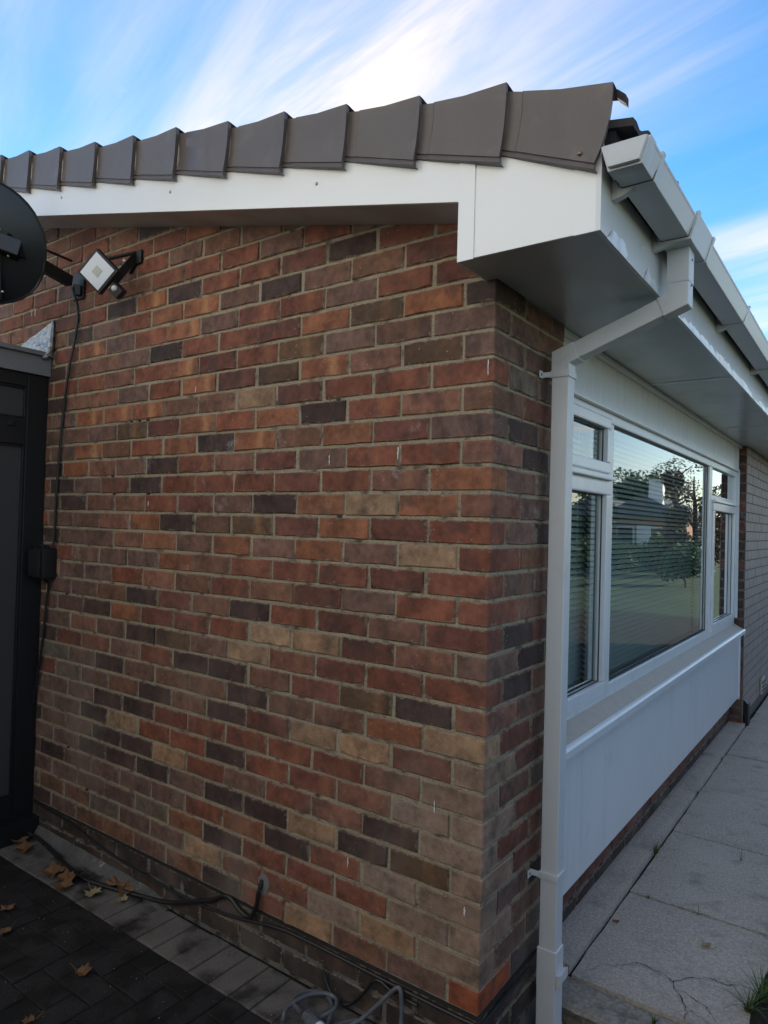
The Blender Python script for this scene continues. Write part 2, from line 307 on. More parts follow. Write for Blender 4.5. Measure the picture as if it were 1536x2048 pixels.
def catmull(pts, n=8):
    P = [Vector(p) for p in pts]; P = [P[0] * 2 - P[1]] + P + [P[-1] * 2 - P[-2]]; out = []
    for i in range(1, len(P) - 2):
        for k in range(n):
            t = k / n
            out.append(0.5 * ((2 * P[i]) + (P[i + 1] - P[i - 1]) * t + (2 * P[i - 1] - 5 * P[i] + 4 * P[i + 1] - P[i + 2]) * t * t + (3 * P[i] - P[i - 1] - 3 * P[i + 1] + P[i + 2]) * t ** 3))
    out.append(P[-2]); return out

# ================================================================== THE SETTING
MB().add([(-400, -400, -0.14), (400, -400, -0.14), (400, 400, -0.14), (-400, 400, -0.14)], [(0, 1, 2, 3)]).build('ground', 'lawn')
tag(bpy.data.objects['ground'], kind='structure')

# ------------------------------------------------------------------ block paving by the gable
S = 0.08112                          # brick course height
pav = MB(); pav.box((-9, -2.9, -0.13), (0.03, -0.0, -0.008)); pav.box((0.031, -2.9, -0.13), (4, -0.35, -0.008))
paving = tag(pav.build('block_paving', 'dirt'), kind='structure')
def paver(x0, x1, y0, y1, mat, dz):
    g = 0.0022; j = lambda: random.uniform(-0.0016, 0.0016)
    h = 0.0 + dz; c = 0.004; b = -0.03
    x0 += g + j(); x1 -= g + j(); y0 += g + j(); y1 -= g + j(); t = [h + random.uniform(-0.0012, 0.0012) for _ in range(4)]
    cx_, cy_ = (x0 + x1) / 2, (y0 + y1) / 2
    vs = [(x0, y0, b), (x1, y0, b), (x1, y1, b), (x0, y1, b), (x0, y0, h - c), (x1, y0, h - c), (x1, y1, h - c), (x0, y1, h - c),
          (x0 + c, y0 + c, t[0]), (x1 - c, y0 + c, t[1]), (x1 - c, y1 - c, t[2]), (x0 + c, y1 - c, t[3])]
    fs = [(8, 9, 10, 11)] + [(i, (i + 1) % 4, 4 + (i + 1) % 4, 4 + i) for i in range(4)] + [(4 + i, 4 + (i + 1) % 4, 8 + (i + 1) % 4, 8 + i) for i in range(4)]
    me = bpy.data.meshes.new('paver'); me.from_pydata([(v[0] - cx_, v[1] - cy_, v[2]) for v in vs], [], fs)
    return link('paver', me, mat, paving, (cx_, cy_, 0))
for i in range(30):
    x1 = 0.0 - i * 0.1035
    paver(x1 - 0.1035, x1, -0.212, -0.012, 'paver', random.uniform(-0.003, 0.002))
u = 0.1035
npv = 0
for ix in range(-30, 2):
    for iy in range(-9, -2):
        mm = (ix - iy) % 4
        x0, y0 = ix * u, iy * u
        if mm == 0: a = (x0, x0 + 2 * u, y0, y0 + u)
        elif mm == 3: a = (x0, x0 + u, y0, y0 + 2 * u)
        else: continue
        y_top = min(a[3], -0.214)
        if y_top - a[2] < 0.03: continue
        q = to_px(((a[0] + a[1]) / 2, (a[2] + y_top) / 2, 0))
        if not (-120 < q[0] < 1000 and q[1] < 2150): continue
        paver(a[0], a[1], a[2], y_top, 'paver_dark', random.uniform(-0.004, 0.001)); npv += 1
grit = MB()
for i in range(420):
    x = random.uniform(-2.6, -0.2); y = random.uniform(-1.0, -0.01); s_ = random.choice([0.0012, 0.0016, 0.002, 0.003])
    grit.add([(x - s_, y, 0.001), (x + s_, y - s_ * .5, 0.001), (x, y + s_, 0.001), (x, y, 0.001 + s_)], [(0, 1, 3), (1, 2, 3), (2, 0, 3)])
tag(grit.build('grit', 'speck'), 'pale specks of grit scattered over the dark block paving', 'grit', kind='stuff')

# ------------------------------------------------------------------ concrete path along the front
path = tag(MB().box((0.03, 0.606, -0.13), (0.70, 12, -0.006)).build('path', 'dirt'), kind='structure')
def slab_mesh(x0, x1, y0, y1, z, name, par, mat='slab', th=0.05, tilt=0.0):
    nx, ny = 6, 8; vs = []; rnd = lambda a: random.uniform(-a, a)
    for iy in range(ny + 1):
        for ix in range(nx + 1):
            ex = ix in (0, nx); ey = iy in (0, ny)
            vs.append((x0 + (x1 - x0) * ix / nx + (rnd(0.0025) if ex else 0), y0 + (y1 - y0) * iy / ny + (rnd(0.0025) if ey else 0), z + tilt * (ix / nx - .5) + rnd(0.0006) - (0.004 if ex or ey else 0)))
    fs = [(iy * (nx + 1) + ix, iy * (nx + 1) + ix + 1, (iy + 1) * (nx + 1) + ix + 1, (iy + 1) * (nx + 1) + ix) for iy in range(ny) for ix in range(nx)]
    ring = [i for i in range(nx + 1)] + [iy * (nx + 1) + nx for iy in range(1, ny + 1)] + [ny * (nx + 1) + ix for ix in range(nx - 1, -1, -1)] + [iy * (nx + 1) for iy in range(ny - 1, 0, -1)]
    n0 = len(vs); vs += [(vs[i][0], vs[i][1], z - th) for i in ring]
    fs += [(ring[(i + 1) % len(ring)], ring[i], n0 + i, n0 + (i + 1) % len(ring)) for i in range(len(ring))]
    m_ = MB(); m_.add(vs, fs); return m_.build(name, mat, par, smooth=True, origin='center')
ys = [0.60, 1.318, 2.10, 2.90, 3.70, 4.55, 5.40, 6.25, 7.1, 8.0, 9.0]
for i in range(len(ys) - 1):
    slab_mesh(0.058, 0.668, ys[i] + (0.012 if i in (1, 4) else 0.005), ys[i + 1] - (0.008 if i in (0, 3) else 0.004), 0.012 + random.uniform(-0.003, 0.003), 'paving_slab', path, tilt=random.uniform(-0.004, 0.004))
# narrow cast strip against the wall and the broken haunch at the path's end
slab_mesh(-0.075, 0.046, 0.62, 4.62, 0.034, 'edging_strip', path, th=0.12)
h_ = MB()
hp = [(0.604, -0.003), (0.58, -0.002), (0.51, -0.004), (0.462, -0.007), (0.456, -0.016), (0.51, -0.034), (0.52, -0.12), (0.60, -0.12)]
vs = []; n_ = len(hp); K_ = 14
for i in range(K_ + 1):
    x = 0.045 + 0.62 * i / K_
    for (yy, z_) in hp: vs.append((x, yy + random.uniform(-0.006, 0.006), z_ + random.uniform(-0.004, 0.004)))
fs = [(i * n_ + k, i * n_ + (k + 1) % n_, (i + 1) * n_ + (k + 1) % n_, (i + 1) * n_ + k) for i in range(K_) for k in range(n_)]
h_.add(vs, fs + [tuple(range(n_)), tuple(range(K_ * n_, K_ * n_ + n_))]).build('concrete_haunch', 'haunch', path, smooth=True)
# cracks in the first slab: thin dark ribbons standing a hair proud of it
def crack(pts, w, name='crack'):
    m_ = MB(); P = [q + Vector((random.uniform(-.006, .006), random.uniform(-.006, .006), 0)) for q in catmull(pts, 6)]; vs = []
    for i, p in enumerate(P):
        d = (P[min(i + 1, len(P) - 1)] - P[max(0, i - 1)]).normalized(); nrm = Vector((-d.y, d.x, 0)); ww = w * random.uniform(0.15, 1.0)
        vs += [p + nrm * ww, p - nrm * ww]
    m_.add(vs, [(2 * i, 2 * i + 1, 2 * i + 3, 2 * i + 2) for i in range(len(P) - 1)])
    return m_.build(name, 'dirt', path)
zc = 0.0165
crack([(0.215, 0.80, zc), (0.25, 0.81, zc), (0.33, 0.80, zc), (0.385, 0.74, zc), (0.43, 0.66, zc), (0.44, 0.61, zc)], 0.0022)
crack([(0.25, 0.81, zc), (0.19, 0.76, zc), (0.135, 0.72, zc), (0.10, 0.64, zc)], 0.0011)
crack([(0.36, 0.775, zc), (0.40, 0.83, zc), (0.46, 0.88, zc), (0.50, 0.875, zc), (0.55, 0.90, zc)], 0.0022)
crack([(0.385, 0.74, zc), (0.43, 0.735, zc), (0.49, 0.70, zc), (0.52, 0.66, zc)], 0.0018)
crack([(0.43, 0.66, zc), (0.49, 0.64, zc), (0.53, 0.62, zc)], 0.0015)
# soil bed beyond the path with an uneven edge that creeps over the slabs
bed = MB(); nx, ny = 26, 60; vs = []
for iy in range(ny + 1):
    y = 0.2 + 11.8 * (iy / ny) ** 1.6
    for ix in range(nx + 1):
        e = 0.615 - 0.05 * max(0, 1.4 - y) + 0.035 * mnoise.noise((y * 3.1, 0.3, 0)) + 0.018 * mnoise.noise((y * 11, 2, 0)); t = ix / nx
        x = e + (3.6 - e) * t ** 1.7
        z = -0.03 + min(1, t * 18) * 0.052 + 0.012 * mnoise.noise((x * 14, y * 14, 1)) * min(1, t * 6)
        vs.append((x, y, z))
bed.add(vs, [(iy * (nx + 1) + ix, iy * (nx + 1) + ix + 1, (iy + 1) * (nx + 1) + ix + 1, (iy + 1) * (nx + 1) + ix) for iy in range(ny) for ix in range(nx)])
tag(bed.build('soil_bed', 'soil', smooth=True), kind='structure')
# gully pit at the foot of the downpipe
gul = MB(); gul.box((0.035, 0.02, -0.135), (0.62, 0.44, -0.115))
tag(gul.build('gully_floor', 'dirt'), kind='structure')

# ================================================================== THE HOUSE
house = tag(empty('brick_bungalow', (0, 0, 0)), 'red brick bungalow with white eaves, dark verge caps and a wide window', 'house')
zj = lambda k: 2.2714 - S * k                       # mid joint under course k
SL = 0.2237
zsof = lambda x: 2.516 + SL * (-0.033 - x)          # sloping verge soffit
def core(name, mat, fn, parent=house):
    m_ = MB(); fn(m_); return m_.build(name, mat, parent)
# gable wall mortar body (face 3.5 mm behind the brick faces)
def gable_fn(m_):
    m_.prism([(-6.5, 0.162), (-0.0060, 0.162), (-0.0060, 2.36), (-0.033, zsof(-0.033) + 0.01), (-6.5, zsof(-6.5) + 0.01)], 1, 0.0060, 0.22)
gable = core('gable_wall', 'mortar', gable_fn)
front = core('front_pier', 'mortar', lambda m_: m_.box((-0.21, 0.2205, 0.1625), (-0.0060, 0.5515, 2.336)))
plinth = core('plinth', 'mortar_dark', lambda m_: (m_.box((-6.5, 0.0035, -0.13), (-0.004, 0.2, 0.1585)), m_.box((-0.2, 0.2002, -0.13), (-0.004, 0.56, 0.1585)), m_.box((-0.3, 0.5602, -0.13), (-0.078, 4.62, 0.244))))
core('damp_course', 'dpc', lambda m_: (m_.box((-6.4, -0.006, 0.1587), (0.005, 0.21, 0.1640)), m_.box((-0.2, 0.2102, 0.1587), (0.005, 0.552, 0.1640))), plinth)

BC = {'R': (.205, .070, .041), 'r': (.220, .096, .062), 'K': (.158, .058, .039), 'O': (.255, .098, .049), 'F': (.285, .105, .052), 'B': (.190, .090, .055),
      'G': (.115, .063, .034), 'D': (.068, .040, .034), 'P': (.168, .090, .067), 'T': (.36, .210, .118), 'E': (.148, .108, .080), 'N': (.38, .100, .042), 'X': (.052, .036, .029), 'S': (.285, .182, .128)}
ROWS = {-3: '.RDKRRDFDRK', -2: 'KKBPDPFORPDB', -1: 'KRPRRPFRPFR', 0: 'DOGOKRRDPBBD', 1: 'PBPGRKFRrRR', 2: 'PGrFGKFRPrBD', 3: 'RRRKTBBFFFP',
        4: 'BrRDORFKGPPP', 5: 'PKOBFDORBFP', 6: 'rRRPKrRDPrOD', 7: 'OrRKRRRDKPDR', 8: 'rOTODPKRBrDP', 9: 'RKOKGBDOrPP', 10: 'RTPOPOPOrPPD',
        11: 'RKRRRBOPPPR', 12: 'RRPKBRBrRPP', 13: 'KrKRDBKDBPP', 14: 'PrKTTRRKODPP', 15: 'RRKrTPGDPrP', 16: 'rDGKBDDRPRKD', 17: 'TOBBDBBPDPE',
        18: 'SKTTKDBDBPE', 19: 'SrRRRRRDDPPP', 20: 'SSrRRDRRTDPP', 21: 'SDrRPRTDDPPD', 22: 'SGDTDDPDDDPP', 23: 'SSRDORPPPPDP', 24: 'SSRRRDOEPPPP',
        25: 'STSRRTPPEBBP', 26: 'NPBTRDBPBBPD'}
def bcol(ch):
    c = BC[ch]; k = random.uniform(0.86, 1.14); h = random.uniform(-0.05, 0.05)
    return (c[0] * k * (1 + h), c[1] * k, c[2] * k * (1 - h))
brick_jobs = []      # (verts, faces, uvs, col, band, center, which wall, pixel area)
def ring_brick(s0, s1, h0, h1, wall, ch, plane=0.0):
    """A brick seen from one side; s along the wall, h up, d outwards."""
    rn = random.uniform; n = 4; prd = rn(-0.0018, 0.0022); tw = rn(-0.0016, 0.0016)
    s0 += rn(-0.003, 0.002); s1 += rn(-0.002, 0.003); h0 += rn(-0.0018, 0.0012); h1 += rn(-0.0015, 0.0015)
    chip = 0.010 if rn(0, 1) < 0.22 else 0.0
    ring = [(s0 + (s1 - s0) * i / n, h0) for i in range(n)] + [(s1, h0)] + [(s1 - (s1 - s0) * i / n, h1) for i in range(n)] + [(s0, h1)]
    outer, inner, back = [], [], []
    cs, chh = (s0 + s1) / 2, (h0 + h1) / 2
    for i, (s_, h) in enumerate(ring):
        corner = i in (0, n, n + 1, 2 * n + 1)
        js = rn(-0.0016, 0.0016); jh = rn(-0.0017, 0.0017)
        ins = 0.0035 + rn(-0.001, 0.002) + (chip * rn(0, 1) if corner else 0)
        si = s_ + (ins if s_ < cs - 0.03 and i in (0, 2 * n + 1) else -ins if i in (n, n + 1) else 0)
        hi_ = h + (ins if h < chh else -ins)
        if corner and chip: s_ += (chip * .5 if s_ < cs else -chip * .5)
        outer.append((s_ + js, h + jh, -0.0048)); inner.append((si + js, hi_ + jh, prd + tw * (s_ - cs) * 10 + rn(-0.0003, 0.0003))); back.append((s_, h, -0.055))
    vs = inner + outer + back; m_ = len(ring)
    fs = [tuple(range(m_))] + [(m_ + i, m_ + (i + 1) % m_, (i + 1) % m_, i) for i in range(m_)] + [(2 * m_ + i, 2 * m_ + (i + 1) % m_, m_ + (i + 1) % m_, m_ + i) for i in range(m_)]
    uvs = [((v[0] - s0) / (s1 - s0), (v[1] - h0) / (h1 - h0)) for v in vs]
    band = rn(0.8, 1.0) if ch == 'F' else rn(0.0, 0.22) if ch in 'ORr' else rn(0, .12)
    if ch == 'G': band = rn(0.0, 0.45)
    if wall == 'gable' or wall == 'plinth':
        W = [(v[0], plane - v[2], v[1]) for v in vs]; fs = fs
    elif wall == 'far_front':
        W = [(plane + v[2], v[0], v[1]) for v in vs]
    else:
        W = [(plane + v[2], v[0], v[1]) for v in vs]
    a = [to_px(W[i]) for i in (0, n, n + 1, 2 * n + 1)]
    ar = abs(sum(a[i][0] * a[(i + 1) % 4][1] - a[(i + 1) % 4][0] * a[i][1] for i in range(4))) / 2
    inside = any(-5 < q[0] < 1541 and -5 < q[1] < 2053 for q in a)
    brick_jobs.append((W, fs, uvs, bcol(ch), band, wall, ar if inside else 0))
def corner_brick(x0, y1, h0, h1, ch):
    rn = random.uniform; bm = bmesh.new(); bmesh.ops.create_cube(bm, size=1)
    e = rn(-0.001, 0.001); e2 = rn(-0.001, 0.0015)
    for v in bm.verts: v.co = Vector((x0 if v.co.x < 0 else e2, e if v.co.y < 0 else y1, h0 if v.co.z < 0 else h1)) + Vector((rn(-1, 1), rn(-1, 1), rn(-1, 1))) * 0.0008
    bmesh.ops.bevel(bm, geom=list(bm.edges), offset=0.0035, segments=1, affect='EDGES')
    bmesh.ops.recalc_face_normals(bm, faces=bm.faces); bm.verts.index_update()
    W = [tuple(v.co) for v in bm.verts]; fs = [tuple(v.index for v in f.verts) for f in bm.faces]; bm.free()
    uvs = [((v[0] - x0) / -x0 * 0.5 + v[1] / y1 * 0.5, (v[2] - h0) / (h1 - h0)) for v in W]
    a = [to_px((x0, 0, h0)), to_px((0, 0, h0)), to_px((0, y1, h0)), to_px((0, y1, h1)), to_px((0, 0, h1)), to_px((x0, 0, h1))]
    ar = abs(sum(a[i][0] * a[(i + 1) % 6][1] - a[(i + 1) % 6][0] * a[i][1] for i in range(6))) / 2
    brick_jobs.append((W, fs, uvs, bcol(ch), 0.0, 'gable', ar))
J = 0.005
for k in range(-22, 27):
    h0, h1 = zj(k) + J, zj(k - 1) - J
    if k < -1: starts = (-0.1075 if k % 2 == 0 else -0.22)
    row = ROWS.get(k, '')
    edges = [0.0] + [-(0.1075 if k % 2 == 0 else 0.22) - 0.225 * i for i in range(28)]
    for i in range(len(edges) - 1):
        s1, s0 = edges[i] - (J if i else 0), edges[i + 1] + J
        if h0 > zsof((s0 + s1) / 2) + 0.03 or s0 < -6.3: continue
        if s0 < -2.75 and h0 < 2.25: continue
        if k < 0 and i == 0: s1 = -0.012
        ch = row[i] if i < len(row) and row[i] != '.' else random.choice('RRRRKBBPPDrO' if k < 15 else 'RBBPPPPKD')
        if i == 0 and k >= 0: corner_brick(s0, 0.215 if k % 2 == 0 else 0.1025, h0, min(h1, 2.345), ch)
        else: ring_brick(s0, s1, h0, h1, 'gable', ch)
    if k >= 0:
        fr = [(0.225, 0.44), (0.45, 0.5525)] if k % 2 == 0 else [(0.1125, 0.3275), (0.3375, 0.5525)]
        for (a, b) in fr: ring_brick(a, b, h0, min(h1, 2.335), 'front', random.choice('KPPEBDK'))
for k in (27, 28):                                   # dark plinth courses below the damp course
    edges = [0.0] + [-(0.1075 if k % 2 == 0 else 0.22) - 0.225 * i for i in range(13)]
    for i in range(len(edges) - 1):
        ring_brick(edges[i + 1] + J, edges[i] - (J if i else 0.001), zj(k) + J, zj(k - 1) - J - (0.003 if k == 27 else 0), 'plinth', 'X')
    for (a, b) in ([(0.001, 0.215), (0.225, 0.44), (0.45, 0.5525)] if k % 2 == 0 else [(0.001, 0.1025), (0.1125, 0.3275), (0.3375, 0.5525)]):
        ring_brick(a, b, zj(k) + J, zj(k - 1) - J - (0.003 if k == 27 else 0), 'plinth_front', 'X')
for i in range(18):
    ring_brick(0.57 + 0.225 * i, 0.785 + 0.225 * i, zj(27) + J, zj(26) - J, 'apron_plinth', 'K', -0.0745)
    for kk in (26, 28): ring_brick(0.57 + 0.225 * i, 0.785 + 0.225 * i, zj(kk) + J, zj(kk - 1) - J, 'apron_plinth', 'K' if kk == 26 else 'X', -0.0745)
# far wall beyond the window: narrow return in dark brick and a long pale face
far = core('far_wall', 'far_mortar', lambda m_: m_.box((-0.22, 4.6035, -0.13), (0.0265, 9.5, 2.336)))
for k in range(0, 29):
    h0, h1 = zj(k) + J, min(zj(k - 1) - J, 2.335)
    ring_brick(-0.075, 0.0265, h0, h1, 'far_return', random.choice('KXDD'), 4.6)
WALLS = {'gable': gable, 'front': front, 'plinth': plinth, 'plinth_front': plinth, 'apron_plinth': plinth, 'far_return': far}
def fix_far(job):
    W, fs, uvs, c, b, wall, ar = job
    return ([(v[1], 4.6 - (v[0] - 4.6), v[2]) for v in W], fs, uvs, c, b, wall, 1500)
brick_jobs = [fix_far(j) if j[5] == 'far_return' else j for j in brick_jobs]
brick_jobs.sort(key=lambda j: -j[6])
def brick_mesh(jobs, name):
    vs, fs, uv, co = [], [], [], []
    c = Vector((0, 0, 0))
    if len(jobs) == 1:
        for v in jobs[0][0]: c += Vector(v)
        c /= len(jobs[0][0])
    for (W, f, u_, col, band, wall, ar) in jobs:
        n0 = len(vs); vs += [tuple(Vector(v) - c) for v in W]; fs += [tuple(i + n0 for i in q) for q in f]
        uv += [x for p in u_ for x in (p[0], p[1], band)]; co += [x for _ in W for x in (*col, 1)]
    me = bpy.data.meshes.new(name); me.from_pydata(vs, [], fs)
    bm = bmesh.new(); bm.from_mesh(me); bmesh.ops.recalc_face_normals(bm, faces=bm.faces); bm.to_mesh(me); bm.free()
    a = me.attributes.new('buv', 'FLOAT_VECTOR', 'POINT'); a.data.foreach_set('vector', uv)
    a = me.attributes.new('bcol', 'FLOAT_COLOR', 'POINT'); a.data.foreach_set('color', co)
    me.materials.append(M['brick']); return me, c
LIMIT = 300
for j in brick_jobs[:LIMIT]:
    me, c = brick_mesh([j], 'brick'); link('brick', me, None, WALLS[j[5]], c)
rest = {}
for j in brick_jobs[LIMIT:]: rest.setdefault(WALLS[j[5]].name, []).append(j)
for nm, js in rest.items():
    me, c = brick_mesh(js, 'brickwork'); tag(link('brickwork', me, None, bpy.data.objects[nm], c), kind='stuff')
fb = MB()
for k in range(0, 28):
    h0, h1 = zj(k) + J, min(zj(k - 1) - J, 2.334)
    y = 4.606 + (0.11 if k % 2 else 0.0)
    if k % 2: fb.box((-0.02, 4.6055, h0), (0.030, 4.706, h1))
    while y < 9.4:
        d = random.uniform(-0.001, 0.0015); fb.box((-0.02, y + (0.0 if k % 2 == 0 and y < 4.61 else J), h0), (0.030 + d, y + 0.225 - J, h1)); y += 0.225
tag(fb.build('brickwork', 'far_brick', far), kind='stuff')
vent = MB(); vent.box((0.034, 5.58, 0.09), (0.052, 5.80, 0.235)); vb = vent.build('air_vent', 'air_vent', far, bevel=0.006)
for i in range(3): MB().box((0.0525, 5.60, 0.110 + i * 0.038), (0.056, 5.78, 0.128 + i * 0.038)).build('vent_slot', 'seal', far)
boot = MB().prism([(0.035, -0.03), (0.070, -0.03), (0.066, 0.19), (0.035, 0.22)], 1, 4.615, 4.72)
boot.build('cable_cover', 'black', far, bevel=0.006)
# cement fillet at the foot of the gable, left part, with flaking white paint
cf = MB(); vs = []; K_ = 40
for i in range(K_ + 1):
    x = -2.62 + 1.22 * i / K_; hh = (0.052 - 0.020 * i / K_) * min(1, (K_ - i) / 6 + 0.15) + 0.006 * mnoise.noise((x * 9, 0, 0)); dd = 0.026 + 0.008 * mnoise.noise((x * 12, 4, 0))
    vs += [(x, -0.001, hh + 0.004), (x, -0.010, hh), (x, -0.004 - dd, 0.012), (x, -0.006 - dd, -0.01)]
cf.add(vs, [(4 * i + k, 4 * i + k + 1, 4 * i + 5 + k, 4 * i + 4 + k) for i in range(K_) for k in range(3)]).build('cement_fillet', 'cement', plinth, smooth=True)
# grey sealant patch where a cable enters the wall
sp_ = MB(); vs = [(-0.89, -0.006, 0.285)]
for i in range(14):
    a = 2 * math.pi * i / 14; r_ = random.uniform(0.8, 1.1); vs.append((-0.885 + 0.030 * r_ * math.cos(a), -0.0015, 0.268 + 0.043 * r_ * math.sin(a)))
sp_.add(vs, [(0, 1 + i, 1 + (i + 1) % 14) for i in range(14)]).build('sealant_patch', 'silicone', gable, smooth=True)

# old white paint drips and open drill holes in the brickwork
for (x, z0, z1) in ((-0.018, 2.051, 2.098), (-0.165, 0.717, 0.755), (-0.495, 0.449, 0.484), (-0.052, 0.444, 0.472), (-2.706, 2.642, 2.678), (-2.670, 2.637, 2.672), (-1.356, 2.120, 2.146), (-1.649, 1.650, 1.672), (-0.627, 1.80, 1.835), (-0.337, 1.81, 1.852)):
    w = 0.0022; m2 = MB(); vs = []
    for i in range(7):
        t = i / 6; ww = w * (0.5 + 0.9 * random.random()) * (1.2 - 0.5 * t) * (0.4 if i in (0, 6) else 1); xx = x + random.uniform(-.001, .001); z = z1 + (z0 - z1) * t
        vs += [(xx - ww, -0.0034, z), (xx, -0.0046, z), (xx + ww, -0.0034, z)]
    m2.add(vs, [(3 * i + k, 3 * i + k + 1, 3 * i + 4 + k, 3 * i + 3 + k) for i in range(6) for k in range(2)]).build('paint_drip', 'white_paint', gable)
for (x, k, n) in ((-1.93, 6, 0), (-1.80, 3, 1), (-1.74, 3, 1), (-1.68, 3, 1), (-1.915, 7, 0), (-2.28, 13, 0), (-0.60, 3, 0), (-2.22, 22, 0), (-2.05, 24, 0), (-1.66, 7, 0), (-0.58, 8, 0)):
    z = zj(k) + 0.001; r_ = random.uniform(0.005, 0.008); vs = [(x + r_ * 1.3 * math.cos(a * .7854), -0.0005, z + r_ * .8 * math.sin(a * .7854)) for a in range(8)]; vs += [(v[0], 0.0058, v[2]) for v in vs]
    MB().add(vs, [tuple(range(8))] + [(a, (a + 1) % 8, 8 + (a + 1) % 8, 8 + a) for a in range(8)]).build('drill_hole', 'seal', gable)
# ------------------------------------------------------------------ eaves: bargeboard, soffits, box end, fascia
ZS = 2.338; XF = 0.368; YB = -0.178
bb = lambda x: 2.506 + SL * (-0.033 - x)
m_ = MB(); m_.prism([(-6.3, bb(-6.3)), (-0.031, bb(-0.031)), (-0.031, bb(-0.031) + 0.20), (-6.3, bb(-6.3) + 0.20)], 1, YB, YB + 0.012)
barge = m_.build('bargeboard', 'upvc_board', house, bevel=0.002)
def dome(name, c, nrm, r, mat, parent, h=0.5):
    nrm = Vector(nrm).normalized(); a = nrm.orthogonal().normalized(); b = nrm.cross(a); c = Vector(c); vs = []; fs = []
    for j in range(4):
        t = j / 4 * math.pi / 2
        for k in range(12): vs.append(c + (a * math.cos(k * math.pi / 6) + b * math.sin(k * math.pi / 6)) * r * math.cos(t) + nrm * r * h * math.sin(t))
    vs.append(c + nrm * r * h)
    for j in range(3):
        for k in range(12): fs.append((j * 12 + k, j * 12 + (k + 1) % 12, (j + 1) * 12 + (k + 1) % 12, (j + 1) * 12 + k))
    fs += [(36 + k, 36 + (k + 1) % 12, 48) for k in range(12)]
    return MB().add(vs, fs).build(name, mat, parent, smooth=True)
for (x, z) in ((-0.566, 2.70), (-1.330, 2.873), (-2.128, 3.055)): dome('screw_cap', (x, YB - 0.0002, z), (0, -1, 0), 0.006, 'steel', barge, 0.7)
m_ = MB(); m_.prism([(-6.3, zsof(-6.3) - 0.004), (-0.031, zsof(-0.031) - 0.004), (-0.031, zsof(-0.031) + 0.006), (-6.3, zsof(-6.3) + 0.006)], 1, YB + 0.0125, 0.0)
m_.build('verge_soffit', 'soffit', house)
# end box
zt = lambda x: 2.60 + 0.30 * (0.06 - x)
m_ = MB(); m_.prism([(-0.028, ZS), (0.352, ZS - 0.001), (0.352, 2.545), (0.06, 2.63), (-0.028, 2.66)], 1, YB, YB + 0.010)
boxe = m_.build('box_end', 'upvc_board', house, bevel=0.0015)
for (a, b, pr) in ((-0.031, 0.020, 0.004), (0.302, 0.360, 0.0035)):
    MB().prism([(a, ZS - 0.004), (b, ZS - 0.004), (b, 2.535 if b > 0.3 else 2.63), (a, 2.545 if b > 0.3 else 2.655)], 1, YB - pr, YB - 0.0003).build('corner_trim', 'upvc_board', boxe, bevel=0.001)
MB().box((-0.031, YB + 0.0005, ZS - 0.003), (-0.0275, 0.0, 2.52)).build('return_trim', 'upvc_board', boxe)
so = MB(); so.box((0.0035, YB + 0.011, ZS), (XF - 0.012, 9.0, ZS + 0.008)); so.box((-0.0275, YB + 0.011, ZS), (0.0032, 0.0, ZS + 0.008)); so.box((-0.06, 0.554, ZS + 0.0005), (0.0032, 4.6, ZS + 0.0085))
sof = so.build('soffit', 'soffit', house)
for y in (1.72, 3.45, 5.2): MB().box((0.0, y, ZS - 0.0035), (XF - 0.013, y + 0.03, ZS - 0.0004)).build('joint_strip', 'upvc', sof)
MB().box((-0.03, 0.56, ZS - 0.022), (-0.008, 4.595, ZS - 0.001)).build('edge_trim', 'upvc', sof, bevel=0.003)
fa = MB(); fa.prism([(XF - 0.010, ZS - 0.004), (XF, ZS - 0.004), (XF, 2.575), (XF - 0.010, 2.575)], 1, YB - 0.002, 9.0)
fasc = fa.build('fascia', 'upvc', house)
MB().box((XF - 0.0098, YB - 0.0045, ZS - 0.0045), (XF + 0.003, -0.128, 2.555)).build('corner_trim', 'upvc', fasc, bevel=0.001)
for y in (0.20, 0.78, 1.10, 1.52, 1.9, 2.3, 2.7): dome('nail_head', (XF + 0.0002, y, 2.40 + 0.02 * math.sin(y * 7)), (1, 0, 0), 0.005, 'upvc', fasc, 0.6)
# torn strips of protective film still stuck to the lower edge of the fascia
def film(y0, y1, h0, h1, seed):
    rnd = random.Random(seed); n = max(6, int((y1 - y0) / 0.03)); vs = []
    for i in range(n + 1):
        t = i / n; y = y0 + (y1 - y0) * t; h = h0 + (h1 - h0) * t + 0.010 * rnd.uniform(-1, 1); h *= min(1, 4 * t + .3) * min(1, 4 * (1 - t) + .2)
        c = 0.0018 + 0.002 * abs(mnoise.noise((y * 9, seed, 0)))
        vs += [(XF + 0.0012, y, ZS - 0.0042), (XF + c, y, ZS - 0.004 + h * 0.55), (XF + 0.0015 + c * 1.4, y + 0.004, ZS - 0.004 + h)]
    MB().add(vs, [(3 * i + k, 3 * i + k + 1, 3 * i + 4 + k, 3 * i + 3 + k) for i in range(n) for k in range(2)]).build('protective_film', 'film', fasc, smooth=True)
film(-0.125, 0.035, 0.022, 0.045, 1); film(0.215, 0.345, 0.04, 0.014, 2); film(0.50, 2.35, 0.016, 0.034, 3); film(2.4, 4.0, 0.030, 0.022, 4)

